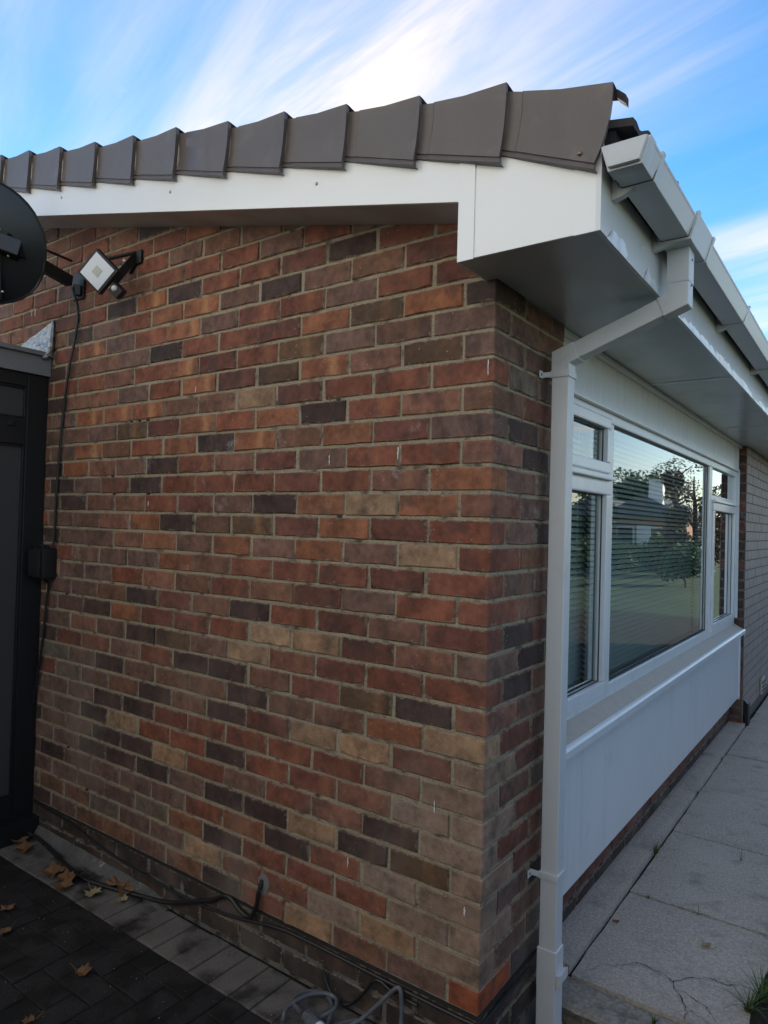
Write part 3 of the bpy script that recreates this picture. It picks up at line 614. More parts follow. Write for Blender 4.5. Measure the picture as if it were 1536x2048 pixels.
# ------------------------------------------------------------------ roof: verge caps, tiles
zr = lambda x: 2.752 + 0.2262 * (0.119 - x)
roof = core('roof', 'tile', lambda m_: m_.prism([(0.36, zr(0.36) - 0.125), (0.36, zr(0.36) - 0.15), (-6.2, zr(-6.2) - 0.15), (-6.2, zr(-6.2) - 0.125)], 1, YB + 0.02, 9.0))
TOPS = [(.401, 2.679), (.119, 2.774), (-.156, 2.838), (-.428, 2.903), (-.696, 2.966), (-.976, 3.027), (-1.272, 3.096), (-1.55, 3.153), (-1.826, 3.212), (-2.112, 3.276), (-2.39, 3.338), (-2.667, 3.401), (-2.944, 3.463), (-3.22, 3.525), (-3.5, 3.588)]
BOTS = [(.359, 2.494), (.102, 2.585), (-.173, 2.656), (-.442, 2.723), (-.714, 2.786), (-.997, 2.851), (-1.287, 2.916), (-1.561, 2.976), (-1.842, 3.037), (-2.128, 3.100), (-2.405, 3.162), (-2.682, 3.224), (-2.96, 3.286), (-3.236, 3.348), (-3.51, 3.41)]
for _ in range(9): TOPS.append((TOPS[-1][0] - 0.277, TOPS[-1][1] + 0.0625)); BOTS.append((BOTS[-1][0] - 0.277, BOTS[-1][1] + 0.0625))
for i in range(len(TOPS) - 1):
    T, B, T2, B2 = (Vector(p) + Vector((0, 0.0025 * math.sin(37.0 * p[0] * p[1] + 2))) for p in (TOPS[i], BOTS[i], TOPS[i + 1], BOTS[i + 1]))
    LT = T2 + Vector((0.012, -0.020)); LB = B2 + Vector((0.012, 0.022))
    cols = [(-0.13, -0.1835), (0.10, -0.1868), (0.115, -0.1905), (0.5, -0.1955), (0.985, -0.2035), (1.0, -0.2040)]
    m_ = MB(); rows = 9; vs = []; nc = len(cols)
    def P_(t, h):
        eb = 1 - (1 - h) ** 2.3
        a = Vector((LB.x + (LT.x - LB.x) * eb, LB.y + (LT.y - LB.y) * h)); b = Vector((B.x + (T.x - B.x) * eb, B.y + (T.y - B.y) * h))
        p = a + (b - a) * t; return p
    grid = []
    for r_ in range(rows + 1):
        h = 1 - r_ / rows
        grid.append([(P_(t, h).x, y - (0.0015 if r_ == 0 else 0), P_(t, h).y - 0.006 * (4 * t * (1 - t)) * (1 if r_ == 0 else 0)) for (t, y) in cols])
    low = [(p[0], p[1] + 0.004, p[2] - 0.0015) for p in grid[-1]]; lip = [(p[0] + 0.002, p[1] - 0.001, p[2] - 0.016) for p in grid[-1]]; lip2 = [(p[0] + 0.002, -0.172, p[2] - 0.019) for p in grid[-1]]
    top2 = [(p[0], p[1] + 0.012, p[2] + 0.001) for p in grid[0]]; top3 = [(p[0], -0.13, p[2] - 0.006) for p in grid[0]]
    allr = [top3, top2] + grid + [low, lip, lip2]
    for rw in allr: vs += rw
    fs = [(a * nc + b, a * nc + b + 1, (a + 1) * nc + b + 1, (a + 1) * nc + b) for a in range(len(allr) - 1) for b in range(nc - 1)]
    n0 = len(vs)
    for rw in allr: vs.append((rw[-1][0] - 0.004, max(rw[-1][1] + 0.018, -0.186) if rw not in (top3, lip2) else rw[-1][1], rw[-1][2]))
    fs += [(a * nc + nc - 1, n0 + a, n0 + a + 1, (a + 1) * nc + nc - 1) for a in range(len(allr) - 1)]
    vc = MB().add(vs, fs).build('verge_cap', 'cap', roof, smooth=True)
    if i == 0: vc['label'] = 'lowest verge cap with a rusty screw near its bottom corner'
dome('verge_screw', (0.322, -0.2045, 2.527), (0, -1, 0), 0.006, 'brass', roof, 0.7)
MB().prism([(0.399, 2.682), (0.420, 2.662), (0.420, 2.640), (0.412, 2.648), (0.3995, 2.660)], 1, -0.165, -0.140).build('verge_clip', 'tile', roof)
# rolled concrete tiles along the eaves (single tiles) and the courses above as one sheet
def tile_z(y): return 0.034 * max(0, math.cos((y % 0.30) / 0.30 * 2 * math.pi)) ** 1.2
def tile_mesh(x_lo, length, y0, w, thick=0.020, n=14):
    vs = []
    for (xx, dz) in ((x_lo, 0.012), (x_lo - length, 0.0)):
        base = zr(xx) - 0.098 + dz
        for i in range(n + 1):
            y = y0 + w * i / n; t = base + tile_z(y - y0 - 0.15); vs.append((xx + 0.004 * mnoise.noise((y * 40, xx, 0)), y, t))
        for i in range(n + 1):
            y = y0 + w * i / n; t = base + tile_z(y - y0 - 0.15); vs.append((xx + 0.003 * mnoise.noise((y * 40, xx, 5)), y, t - thick))
    q = n + 1; fs = []
    for i in range(n):
        fs += [(i, i + 1, 2 * q + i + 1, 2 * q + i), (q + i + 1, q + i, 3 * q + i, 3 * q + i + 1), (i + 1, i, q + i, q + i + 1)]
    fs += [(0, 2 * q, 3 * q, q), (n, q + n, 3 * q + n, 2 * q + n)]
    return vs, fs
for i in range(30):
    y0 = -0.175 + 0.30 * i
    if y0 > 8.6: break
    MB().add(*tile_mesh(0.442, 0.36, y0, 0.298)).build('roof_tile', 'tile', roof, smooth=True)
rs = MB()
for c_ in range(1, 23):
    for i in range(30): rs.add(*tile_mesh(0.442 - 0.277 * c_, 0.30, -0.175 + 0.30 * i, 0.298, n=8))
tag(rs.build('roof_tiling', 'tile', roof, smooth=True), kind='stuff')
MB().box((XF + 0.0005, YB + 0.012, 2.50), (0.398, 8.9, 2.595)).build('eaves_felt', 'felt', roof)

# ------------------------------------------------------------------ gutter
GP = [(0.3755, 2.523), (0.394, 2.466), (0.470, 2.466), (0.489, 2.523)]
def grow(P, d):
    c = (0.4315, 2.500); return [(c[0] + (p[0] - c[0]) * (1 + d / 0.05), c[1] + (p[1] - c[1]) * (1 + d / 0.035)) for p in P]
def channel(P, y0, y1, t=0.003, lip=0.006):
    inn = [(P[0][0] + t, P[0][1]), (P[1][0] + t * .8, P[1][1] + t), (P[2][0] - t * .8, P[2][1] + t), (P[3][0] - t, P[3][1])]
    poly = P[:3] + [(P[3][0], P[3][1] - lip * 1.6), (P[3][0] + lip * .4, P[3][1] - lip), (P[3][0] + lip * .4, P[3][1])] + inn[::-1]
    return MB().prism(poly, 1, y0, y1)
gut = channel(GP, -0.165, 8.9).build('gutter', 'gutter', house, bevel=0.0012, seg=1)
ec = MB(); P1 = grow(GP, 0.0035); P0 = grow(GP, -0.001)
ec.prism([(P1[0][0] + .002, P1[0][1])] + P1[1:], 1, -0.200, -0.150); e1 = ec.build('end_cap', 'gutter', gut, bevel=0.005, smooth=True)
MB().prism(P0, 1, -0.2145, -0.1985).build('end_cap_face', 'gutter', gut, bevel=0.0075, smooth=True)
def strap(y, w, d=0.004, name='gutter_bracket', arm=True):
    P = grow(GP, d); inn = grow(GP, 0.0004)
    poly = P + [(P[3][0] + 0.002, P[3][1] + 0.006), (P[3][0] - 0.010, P[3][1] + 0.006), (inn[3][0], inn[3][1])] + [inn[2], inn[1], inn[0]]
    o = MB().prism(poly, 1, y - w / 2, y + w / 2)
    if arm: o.prism([(XF + 0.0006, 2.440), (XF + 0.030, 2.447), (0.425, P[1][1] - 0.0005), (P[1][0] - 0.004, P[1][1] + 0.008), (XF + 0.0006, 2.51)], 1, y - w / 2 + 0.0008, y + w / 2 - 0.0008)
    return o.build(name, 'gutter', gut, bevel=0.0012, seg=1)
for y in (-0.085, 1.30, 2.24, 3.2, 4.15, 5.1, 6.05, 7.0): strap(y, 0.024)
strap(0.405, 0.20, 0.0055, 'gutter_outlet', arm=False)
strap(0.303, 0.022, 0.009, 'outlet_clip', arm=True); strap(0.518, 0.022, 0.009, 'outlet_clip', arm=False)
for y in (-0.0985, 0.2915, 0.5295): MB().prism(grow(GP, 0.0015), 1, y - 0.0015, y + 0.0015).build('rubber_seal', 'seal', gut)

# ------------------------------------------------------------------ downpipe
def sweep(path, half, y0, y1, name, mat, parent, bevel=0.005):
    P = [Vector(p) for p in path]; L_, R_ = [], []
    for i, p in enumerate(P):
        d0 = (P[i] - P[i - 1]).normalized() if i else (P[1] - P[0]).normalized()
        d1 = (P[i + 1] - P[i]).normalized() if i < len(P) - 1 else d0
        n0 = Vector((-d0.y, d0.x)); n1 = Vector((-d1.y, d1.x)); b = (n0 + n1).normalized(); k = half / max(0.2, b.dot(n0))
        L_.append(p + b * k); R_.append(p - b * k)
    n = len(P); vs = []
    for i in range(n): vs += [(L_[i].x, y0, L_[i].y), (R_[i].x, y0, R_[i].y), (R_[i].x, y1, R_[i].y), (L_[i].x, y1, L_[i].y)]
    fs = [(4 * i + k, 4 * i + (k + 1) % 4, 4 * i + 4 + (k + 1) % 4, 4 * i + 4 + k) for i in range(n - 1) for k in range(4)] + [(3, 2, 1, 0), tuple(4 * n - 4 + k for k in range(4))]
    return MB().add(vs, fs).build(name, mat, parent, bevel=bevel, smooth=True, seg=3)
PY0, PY1 = 0.360, 0.418
a_, b_ = Vector((0.428, 2.309)), Vector((0.062, 2.173)); dv = (b_ - a_).normalized()
pipe = sweep([(0.062, 2.15), (0.062, 0.02)], 0.029, PY0, PY1, 'downpipe', 'pipe', house)
sweep([a_ + dv * 0.03, b_ - dv * 0.03], 0.0285, PY0 + .0005, PY1 - .0005, 'offset_pipe', 'pipe', pipe)
sweep([(0.428, 2.475), (0.428, 2.358)], 0.0325, PY0 - 0.0035, PY1 + 0.0035, 'outlet_socket', 'pipe', pipe, 0.004)
sweep([(0.428, 2.362), a_, a_ + dv * 0.055], 0.0312, PY0 - 0.002, PY1 + 0.002, 'bend', 'pipe', pipe)
sweep([b_ - dv * 0.055, b_, (0.062, 2.112)], 0.0312, PY0 - 0.002, PY1 + 0.002, 'bend', 'pipe', pipe)
for z in (2.352, 2.430): dome('rivet', (0.428 + 0.0325, 0.392, z), (1, 0, 0), 0.004, 'seal', pipe, 0.6)
for z in (2.118, 0.452):
    c_ = MB(); c_.box((0.0285, PY0 - 0.0055, z - 0.011), (0.0955, PY1 + 0.0055, z + 0.011))
    c_.box((-0.001, PY0 - 0.0055, z - 0.009), (0.0280, PY0 - 0.0005, z + 0.009)); c_.box((0.0012, PY0 - 0.032, z - 0.012), (0.0045, PY0 - 0.0058, z + 0.012))
    cl_ = c_.build('pipe_clip', 'pipe', pipe, bevel=0.0025, smooth=True)
    dome('clip_screw', (0.0048, PY0 - 0.02, z), (1, 0, 0), 0.0045, 'seal', pipe, 0.4)
sweep([(0.062, 0.215), (0.062, 0.088)], 0.0335, PY0 - 0.0045, PY1 + 0.0045, 'pipe_socket', 'pipe', pipe, 0.004)
sweep([(0.062, 0.09), (0.062, -0.04), (0.080, -0.10)], 0.0325, PY0 - 0.0035, PY1 + 0.0035, 'shoe', 'pipe', pipe, 0.004)
MB().prism([(0.0955, 0.142), (0.0975, 0.10), (0.112, 0.118), (0.112, 0.148)], 1, PY0 - 0.004, PY1 + 0.004).build('shoe_lip', 'pipe', pipe, bevel=0.002)

# ------------------------------------------------------------------ window
WX = -0.045; W0, W1 = 0.552, 4.586; ZB, ZT = 0.852, 2.122
def bar(m_, y0, y1, z0, z1, x0=-0.10, x1=WX): m_.box((x0, y0, z0), (x1, y1, z1))
m_ = MB()
bar(m_, W0, W1, ZT - 0.045, ZT); bar(m_, W0, W1, ZB, ZB + 0.062); bar(m_, W0, 0.612, ZB + 0.0622, ZT - 0.0452); bar(m_, 4.50, W1, ZB + 0.0622, ZT - 0.0452)
win = m_.build('window', 'upvc', house, bevel=0.006, seg=2)
ZL, ZH = ZB + 0.0625, ZT - 0.0455
for (a, b) in ((1.215, 1.290), (3.455, 3.560)):
    m_ = MB(); bar(m_, a, b, ZL, ZH); m_.build('mullion', 'upvc', win, bevel=0.006)
m_ = MB(); bar(m_, 0.6125, 1.2145, 1.800, 1.862); m_.build('transom', 'upvc', win, bevel=0.006)
m_ = MB(); bar(m_, 3.5605, 4.4995, 1.815, 1.875); m_.build('transom', 'upvc', win, bevel=0.006)
def sash(y0, y1, z0, z1, w=0.058, proud=0.012):
    m_ = MB(); x0, x1 = -0.085, WX + proud
    for (a, b, c, d) in ((y0, y1, z1 - w, z1), (y0, y1, z0, z0 + w), (y0, y0 + w, z0 + w + .0003, z1 - w - .0003), (y1 - w, y1, z0 + w + .0003, z1 - w - .0003)): m_.box((x0, a, c), (x1, b, d))
    o = m_.build('sash', 'upvc', win, bevel=0.007)
    s_ = MB(); g = 0.005; x = WX + proud - 0.020
    for (a, b, c, d) in ((y0 + w, y1 - w, z1 - w - g, z1 - w), (y0 + w, y1 - w, z0 + w, z0 + w + g), (y0 + w, y0 + w + g, z0 + w, z1 - w), (y1 - w - g, y1 - w, z0 + w, z1 - w)): s_.box((x - 0.004, a, c), (x, b, d))
    s_.build('gasket', 'seal', win)
sash(0.600, 1.228, ZB + 0.030, 1.812); sash(3.565, 4.512, ZB + 0.030, 1.822); sash(0.606, 1.222, 1.848, ZT - 0.028, 0.048, 0.010)
MB().box((WX, 0.60, 1.818), (WX + 0.030, 1.236, 1.836)).build('drip_bar', 'upvc', win, bevel=0.004)
MB().box((WX, 3.55, 1.826), (WX + 0.026, 4.515, 1.842)).build('drip_bar', 'upvc', win, bevel=0.004)
def pane(y0, y1, z0, z1, x=-0.068):
    MB().add([(x, y0, z0), (x, y1, z0), (x, y1, z1), (x, y0, z1)], [(0, 1, 2, 3)]).build('pane', 'glass', win)
pane(0.65, 1.18, ZB + 0.08, 1.76); pane(0.648, 1.18, 1.89, 2.055); pane(1.285, 3.460, ZL - 0.004, ZH + 0.004); pane(3.615, 4.46, ZB + 0.08, 1.77); pane(3.556, 4.504, 1.870, ZH + 0.004)
m_ = MB(); g = 0.006
for (a, b, c, d) in ((1.29, 3.455, ZH - g, ZH), (1.29, 3.455, ZL, ZL + g), (1.29, 1.29 + g, ZL + g, ZH - g), (3.455 - g, 3.455, ZL + g, ZH - g)): m_.box((-0.062, a, c), (-0.058, b, d))
m_.build('gasket', 'seal', win)
# sill and apron panel
m_ = MB(); m_.prism([(-0.10, 0.858), (WX - 0.002, 0.851), (0.028, 0.806), (0.034, 0.798), (0.034, 0.776), (0.026, 0.772), (0.010, 0.772), (-0.10, 0.800)], 1, 0.556, 4.63)
sill = m_.build('window_sill', 'sillw', house, bevel=0.003)
MB().prism([(0.020, 0.8135), (0.030, 0.8085), (0.0375, 0.800), (0.0375, 0.773), (0.0345, 0.771), (0.0345, 0.799), (0.028, 0.8065)], 1, 0.555, 4.631).build('nosing', 'upvc', sill, bevel=0.0008)
m_ = MB(); m_.prism([(-0.012, 0.243), (0.0, 0.243), (0.0, 0.785), (-0.012, 0.785)], 1, 0.556, 4.560)
ap = m_.build('apron_panel', 'upvc', house, bevel=0.0015)
MB().box((-0.012, 4.5605, 0.23), (0.008, 4.597, 0.771)).build('edge_trim', 'upvc', ap, bevel=0.002)
MB().box((-0.07, 4.5865, 0.90), (-0.022, 4.5955, 2.121)).build('jamb_trim', 'upvc', win)
# vertical boarding above the window
cladding = MB().box((-0.06, 0.555, ZT + 0.001), (-0.040, 4.598, ZS)).build('cladding', 'seal', house)
y = 0.556
while y < 4.59:
    y1 = min(y + 0.0985, 4.597)
    MB().box((-0.0395, y, ZT + 0.016), (-0.030 + random.uniform(-.0006, .0006), y1 - 0.0022, ZS - 0.0005)).build('cladding_board', 'upvc', cladding, bevel=0.0016, seg=1, origin='center'); y += 0.0985
MB().box((-0.060, 0.556, ZT + 0.0003), (-0.022, 4.597, ZT + 0.0155)).build('head_trim', 'upvc', cladding, bevel=0.003)
# room behind the glass
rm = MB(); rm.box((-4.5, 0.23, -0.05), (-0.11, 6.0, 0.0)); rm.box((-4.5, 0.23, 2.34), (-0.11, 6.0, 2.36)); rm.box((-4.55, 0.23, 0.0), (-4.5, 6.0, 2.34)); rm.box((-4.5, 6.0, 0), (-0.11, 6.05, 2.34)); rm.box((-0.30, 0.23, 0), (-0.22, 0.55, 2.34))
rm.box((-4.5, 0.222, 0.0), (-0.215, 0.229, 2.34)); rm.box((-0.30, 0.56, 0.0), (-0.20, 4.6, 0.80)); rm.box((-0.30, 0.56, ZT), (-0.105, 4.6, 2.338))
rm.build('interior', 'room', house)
# venetian blinds hang in the room: things of their own
def blind(y0, y1, z0, z1, lab):
    t = tag(empty('venetian_blind', (-0.155, (y0 + y1) / 2, z0)), lab, 'blind', 'venetian blinds behind the window')
    MB().box((-0.175, y0, z1 - 0.03), (-0.135, y1, z1)).build('head_rail', 'blind', t)
    z = z0 + 0.01; me = None
    while z < z1 - 0.04:
        if me is None:
            yc = (y1 - y0) / 2; vs = []
            for (dx, dz) in ((-0.009, 0.009), (-0.003, 0.0055), (0.004, -0.002), (0.009, -0.010)): vs += [(dx, -yc, dz), (dx, yc, dz)]
            me = bpy.data.meshes.new('slat'); me.from_pydata(vs, [], [(0, 1, 3, 2), (2, 3, 5, 4), (4, 5, 7, 6)])
        link('slat', me, 'blind', t, (-0.155 + random.uniform(-.0008, .0008), (y0 + y1) / 2, z)); z += 0.0262
    for yy in (y0 + 0.12, y1 - 0.12): MB().box((-0.1445, yy - 0.001, z0), (-0.1425, yy + 0.001, z1)).build('ladder_cord', 'blind', t)
blind(0.60, 1.235, 0.88, 2.10, 'narrow venetian blind behind the left-hand panes nearest the downpipe')
blind(1.27, 3.48, 0.88, 2.10, 'wide venetian blind behind the large fixed pane')
blind(3.53, 4.55, 0.88, 2.10, 'venetian blind behind the right-hand panes by the pale far wall')

# ================================================================== PORCH
PX = -2.515
porch = tag(empty('glazed_porch', (PX, -0.6, 0)), 'black framed glazed porch with grey fascia butting the gable wall', 'porch')
m_ = MB()
def pb(y0, y1, z0, z1, dx=0.0): m_.box((PX - 0.06, y0, z0), (PX + dx, y1, z1))
pb(-0.105, -0.002, 0.10, 2.30); pb(-1.6, -0.1055, 1.945, 2.075); pb(-1.6, -0.1055, 2.235, 2.30); pb(-1.6, -0.1055, 0.10, 0.21)
pf = m_.build('frame', 'black_frame', porch, bevel=0.004)
for (z0, z1) in ((2.0735, 2.2365), (0.2085, 1.9465)):
    y0, y1 = -1.6, -0.1045
    MB().box((PX - 0.04, y0, z0), (PX - 0.022, y1, z1)).build('pane', 'porch_pane', porch)
    b_m = MB(); w = 0.012
    b_m.box((PX - 0.021, y1 - w, z0 + .003), (PX - 0.006, y1 - .001, z1 - .003)); b_m.box((PX - 0.021, y0, z0 + .003), (PX - 0.006, y1 - w - .0005, z0 + w)); b_m.box((PX - 0.021, y0, z1 - w), (PX - 0.006, y1 - w - .0005, z1 - .003))
    b_m.build('glazing_bead', 'black_frame', porch, bevel=0.003)
MB().box((PX + 0.0005, -0.20, 2.030), (PX + 0.018, -0.165, 2.062)).build('handle', 'black_frame', porch, bevel=0.006, smooth=True)
MB().box((PX - 0.10, -1.6, 0.0), (PX + 0.065, -0.002, 0.099)).build('door_sill', 'black_frame', porch, bevel=0.006)
MB().box((PX - 0.06, -1.6, 2.3005), (PX + 0.02, -0.001, 2.395)).build('fascia', 'grey_trim', porch, bevel=0.003)
MB().box((PX - 0.9, -1.6, 2.3955), (PX + 0.042, -0.003, 2.418)).build('roof_edge', 'grey_trim', porch, bevel=0.004)
# crumpled foil flashing dressed up the wall
fl = MB(); nx, ny = 26, 10; vs = []
for iy in range(ny + 1):
    for ix in range(nx + 1):
        t = ix / nx; x = -3.02 + 0.545 * t; top = 2.425 + (0.155 * t ** 0.9); v = iy / ny
        z = 2.405 + (top - 2.405) * v; yv = -0.006 - 0.012 * (mnoise.noise((x * 26, z * 30, 2)) + 1) * (0.4 + 0.6 * (1 - v)) - 0.018 * (1 - v) ** 3 - (0.012 if 0.62 < t < 0.95 and v < 0.5 else 0) * abs(mnoise.noise((x * 60, z * 40, 7)))
        if t > 0.985: yv -= 0.0
        vs.append((x + 0.008 * mnoise.noise((z * 30, 3, ix)), yv, z + 0.004 * mnoise.noise((x * 40, 9, 0)) * v))
fl.add(vs, [(iy * (nx + 1) + ix, iy * (nx + 1) + ix + 1, (iy + 1) * (nx + 1) + ix + 1, (iy + 1) * (nx + 1) + ix) for iy in range(ny) for ix in range(nx)]).build('foil_flashing', 'foil', porch)
MB().tube(catmull([(-2.478, -0.008, 2.585), (-2.474, -0.016, 2.50), (-2.470, -0.022, 2.43), (-2.474, -0.04, 2.395), (-2.492, -0.05, 2.388)], 5), [0.006, 0.008, 0.010, 0.012, 0.013, 0.013, 0.013, 0.013, 0.014, 0.014, 0.014, 0.014, 0.014, 0.013, 0.013, 0.012, 0.012, 0.012, 0.011, 0.010, 0.006], 7).build('foil_edge', 'foil', porch)

# ================================================================== DISH
DC = Vector((-2.290, -0.440, 2.795))
dish = tag(empty('satellite_dish', tuple(DC)), 'black mesh satellite dish seen from behind, on a wall arm', 'satellite dish')
bk = Vector((0.80, -0.52, -0.30)).normalized()      # towards the back of the dish (camera side)
ax = Vector((0, 0, 1)).cross(bk).normalized(); ay = bk.cross(ax).normalized()
vs = [tuple(DC + bk * 0.045)]; fs = []; NR, NS = 7, 40
def outl(a):
    c, s_ = math.cos(a), math.sin(a); rx = 0.250; ry = 0.262
    k = 1.0 if s_ > 0 else 1.0 - 0.03 * (1 - abs(c)); p = 2.0 if s_ > 0 else 2.35
    r_ = 1.0 / ((abs(c) ** p + abs(s_) ** p) ** (1 / p)); return rx * c * r_, ry * s_ * r_ * k
for r_ in range(1, NR + 1):
    f = r_ / NR
    for k in range(NS):
        x_, y_ = outl(2 * math.pi * k / NS); vs.append(tuple(DC + ax * x_ * f + ay * y_ * f + bk * 0.045 * (1 - f * f)))
fs += [(0, 1 + k, 1 + (k + 1) % NS) for k in range(NS)]
for r_ in range(NR - 1): fs += [(1 + r_ * NS + k, 1 + r_ * NS + (k + 1) % NS, 1 + (r_ + 1) * NS + (k + 1) % NS, 1 + (r_ + 1) * NS + k) for k in range(NS)]
MB().add(vs, fs).build('reflector', 'dish', dish, smooth=True)
rim = [DC + ax * outl(2 * math.pi * k / NS)[0] * 1.005 + ay * outl(2 * math.pi * k / NS)[1] * 1.005 for k in range(NS + 1)]
MB().tube(rim, 0.0055, 6, caps=False).build('rim', 'dish', dish, smooth=True)
def obar(p, q, w, h, name, mat, parent, bevel=0.002):
    p, q = Vector(p), Vector(q); d = (q - p).normalized(); a = d.cross(Vector((0, 0, 1))).normalized() * w / 2; b = d.cross(a).normalized() * h / 2; vs = []
    for e in (p, q): vs += [e + a + b, e - a + b, e - a - b, e + a - b]
    return MB().add(vs, [(0, 1, 2, 3), (7, 6, 5, 4)] + [(i, (i + 1) % 4, 4 + (i + 1) % 4, 4 + i) for i in range(4)]).build(name, mat, parent, bevel=bevel)
cb = DC + bk * 0.055 + ax * 0.085 - ay * 0.01
obar(DC + bk * 0.045 + ax * 0.06 + ay * 0.0, DC + bk * 0.035 + ax * 0.06 - ay * 0.235, 0.035, 0.018, 'spine', 'dish', dish)
obar(cb - ax * 0.055 + ay * .02, cb + ax * 0.07 - ay * 0.01, 0.10, 0.07, 'clamp', 'dish', dish, 0.006)
wall_pt = Vector((-2.262, -0.03, 2.722))
arm_a = DC + bk * 0.06 + ax * 0.10 + ay * 0.0
obar(arm_a, wall_pt + Vector((0, -0.02, 0.01)), 0.04, 0.05, 'arm', 'black', dish, 0.004)
MB().tube([arm_a + Vector((0, 0, 0.05)), wall_pt + Vector((0.03, -0.03, 0.10))], 0.006, 6).build('stay', 'black', dish)
MB().box((-2.305, -0.012, 2.655), (-2.205, -0.001, 2.79)).build('wall_plate', 'black', dish, bevel=0.003)
obar(wall_pt + Vector((0.0, 0.0, -0.03)), wall_pt + Vector((0.02, 0.028, -0.03)), 0.06, 0.05, 'knuckle', 'black', dish, 0.004)
for (x, z) in ((-2.255, 2.668), (-2.225, 2.775)): dome('bolt', (x, -0.013, z), (0, -1, 0), 0.008, 'steel', dish)
for (a, b) in ((0.02, 0.075), (0.075, 0.06), (0.085, -0.20), (0.11, -0.045), (0.03, -0.02)): dome('bolt', tuple(DC + bk * 0.064 + ax * a + ay * b), tuple(bk), 0.006, 'steel', dish)

# ================================================================== FLOODLIGHT
fc = Vector((-1.829, -0.170, 2.659)); fn = Vector((0.45, -0.86, -0.22)).normalized()
c4 = [Vector(p) for p in ((-1.822, -.192, 2.761), (-1.742, -.127, 2.672), (-1.843, -.149, 2.552), (-1.910, -.210, 2.654))]
fc = sum(c4, Vector()) / 4
e1 = ((c4[1] - c4[0]) + (c4[2] - c4[3])).normalized(); e2 = ((c4[3] - c4[0]) + (c4[2] - c4[1])); e2 = (e2 - e1 * e2.dot(e1)).normalized(); en = e1.cross(e2)
if en.dot(fn) < 0: en = -en
flood = tag(empty('floodlight', tuple(fc)), 'black square floodlight with white front and motion sensor, tilted', 'floodlight')
def quadbox(hw, hh, d0, d1, name, mat, bevel, cx_=0.0, cy_=0.0, sm=True):
    vs = []
    for d in (d0, d1):
        for (a, b) in ((-1, -1), (1, -1), (1, 1), (-1, 1)): vs.append(fc + e1 * (cx_ + a * hw) + e2 * (cy_ + b * hh) + en * d)
    return MB().add(vs, [(0, 1, 2, 3), (7, 6, 5, 4)] + [(i, (i + 1) % 4, 4 + (i + 1) % 4, 4 + i) for i in range(4)]).build(name, mat, flood, bevel=bevel, smooth=sm, seg=3)
w1 = (c4[1] - c4[0]).length / 2; w2 = (c4[3] - c4[0]).length / 2
quadbox(w1, w2, -0.028, 0.0, 'housing', 'black', 0.009); quadbox(w1 * 0.72, w2 * .72, -0.05, -0.0285, 'heat_sink', 'black', 0.004)
gf = quadbox(w1 * 0.80, w2 * 0.84, 0.0005, 0.003, 'front_glass', 'lamp_glass', 0.0012); quadbox(w1 * 0.26, w2 * 0.27, 0.0033, 0.0045, 'led_panel', 'lamp_led', 0.0004)
for s_ in (-1, 1):
    quadbox(0.0035, w2 * .8, -0.066, -0.0505, 'cooling_fin', 'black', 0.001, cx_=s_ * w1 * .35)
pc = Vector((-1.768, -0.118, 2.588)); d1 = pc - fc
quadbox(0.026, 0.024, -0.030, 0.012, 'sensor', 'black', 0.006, cx_=d1.dot(e1) + 0.008, cy_=d1.dot(e2) + 0.004)
dome('sensor_lens', tuple(fc + e1 * (d1.dot(e1)) + e2 * (d1.dot(e2)) + en * 0.011), tuple(en), 0.014, 'sensor', flood, 0.8)
obar((-1.775, -0.012, 2.765), (-1.775, -0.002, 2.765), 0.05, 0.06, 'bracket_plate', 'black', flood)
obar((-1.790, -0.010, 2.770), fc + e1 * (w1 + .004) - en * 0.02 - e2 * 0.01, 0.008, 0.035, 'bracket', 'black', flood, 0.001)
obar((-1.80, -0.006, 2.790), (-1.868, -0.10, 2.745), 0.03, 0.008, 'bracket', 'black', flood, 0.001)
obar((-1.845, -0.008, 2.71), (-1.79, -0.008, 2.768), 0.012, 0.03, 'bracket', 'black', flood, 0.001)
dome('bolt', tuple(Vector((-1.800, -0.05, 2.735)) + fn * 0.02), tuple(fn), 0.009, 'steel', flood)

# ================================================================== CABLES AND WALL BOX
def cable(name, pts, r, lab, mat='cable', n=7):
    return tag(MB().tube(catmull(pts, n), r, 7).build(name, mat, smooth=True), lab, 'cable')
cable('lamp_cable', [(-2.235, -0.05, 2.70), (-2.247, -0.012, 2.60), (-2.262, -0.012, 2.47), (-2.30, -0.014, 2.33), (-2.334, -0.013, 2.17), (-2.365, -0.012, 1.92), (-2.384, -0.012, 1.68), (-2.390, -0.014, 1.46), (-2.392, -0.045, 1.435)], 0.0065, 'black cable hanging down the brickwork from the floodlight to the socket box')
cable('box_cable', [(-2.410, -0.045, 1.285), (-2.418, -0.014, 1.25), (-2.433, -0.014, 1.18), (-2.452, -0.013, 1.02), (-2.478, -0.014, 0.86), (-2.508, -0.016, 0.72), (-2.53, -0.02, 0.60)], 0.0065, 'black cable running from the socket box down behind the porch frame')
bx = tag(empty('socket_box', (-2.43, 0, 1.36)), 'black weatherproof socket box on the brickwork beside the porch frame', 'socket box')
MB().box((-2.475, -0.075, 1.285), (-2.375, -0.001, 1.435)).build('enclosure', 'black', bx, bevel=0.010, smooth=True)
MB().box((-2.483, -0.092, 1.295), (-2.383, -0.0755, 1.425)).build('cover', 'black', bx, bevel=0.007, smooth=True)
MB().box((-2.44, -0.060, 1.4352), (-2.40, -0.025, 1.452)).build('hinge', 'black', bx, bevel=0.004)
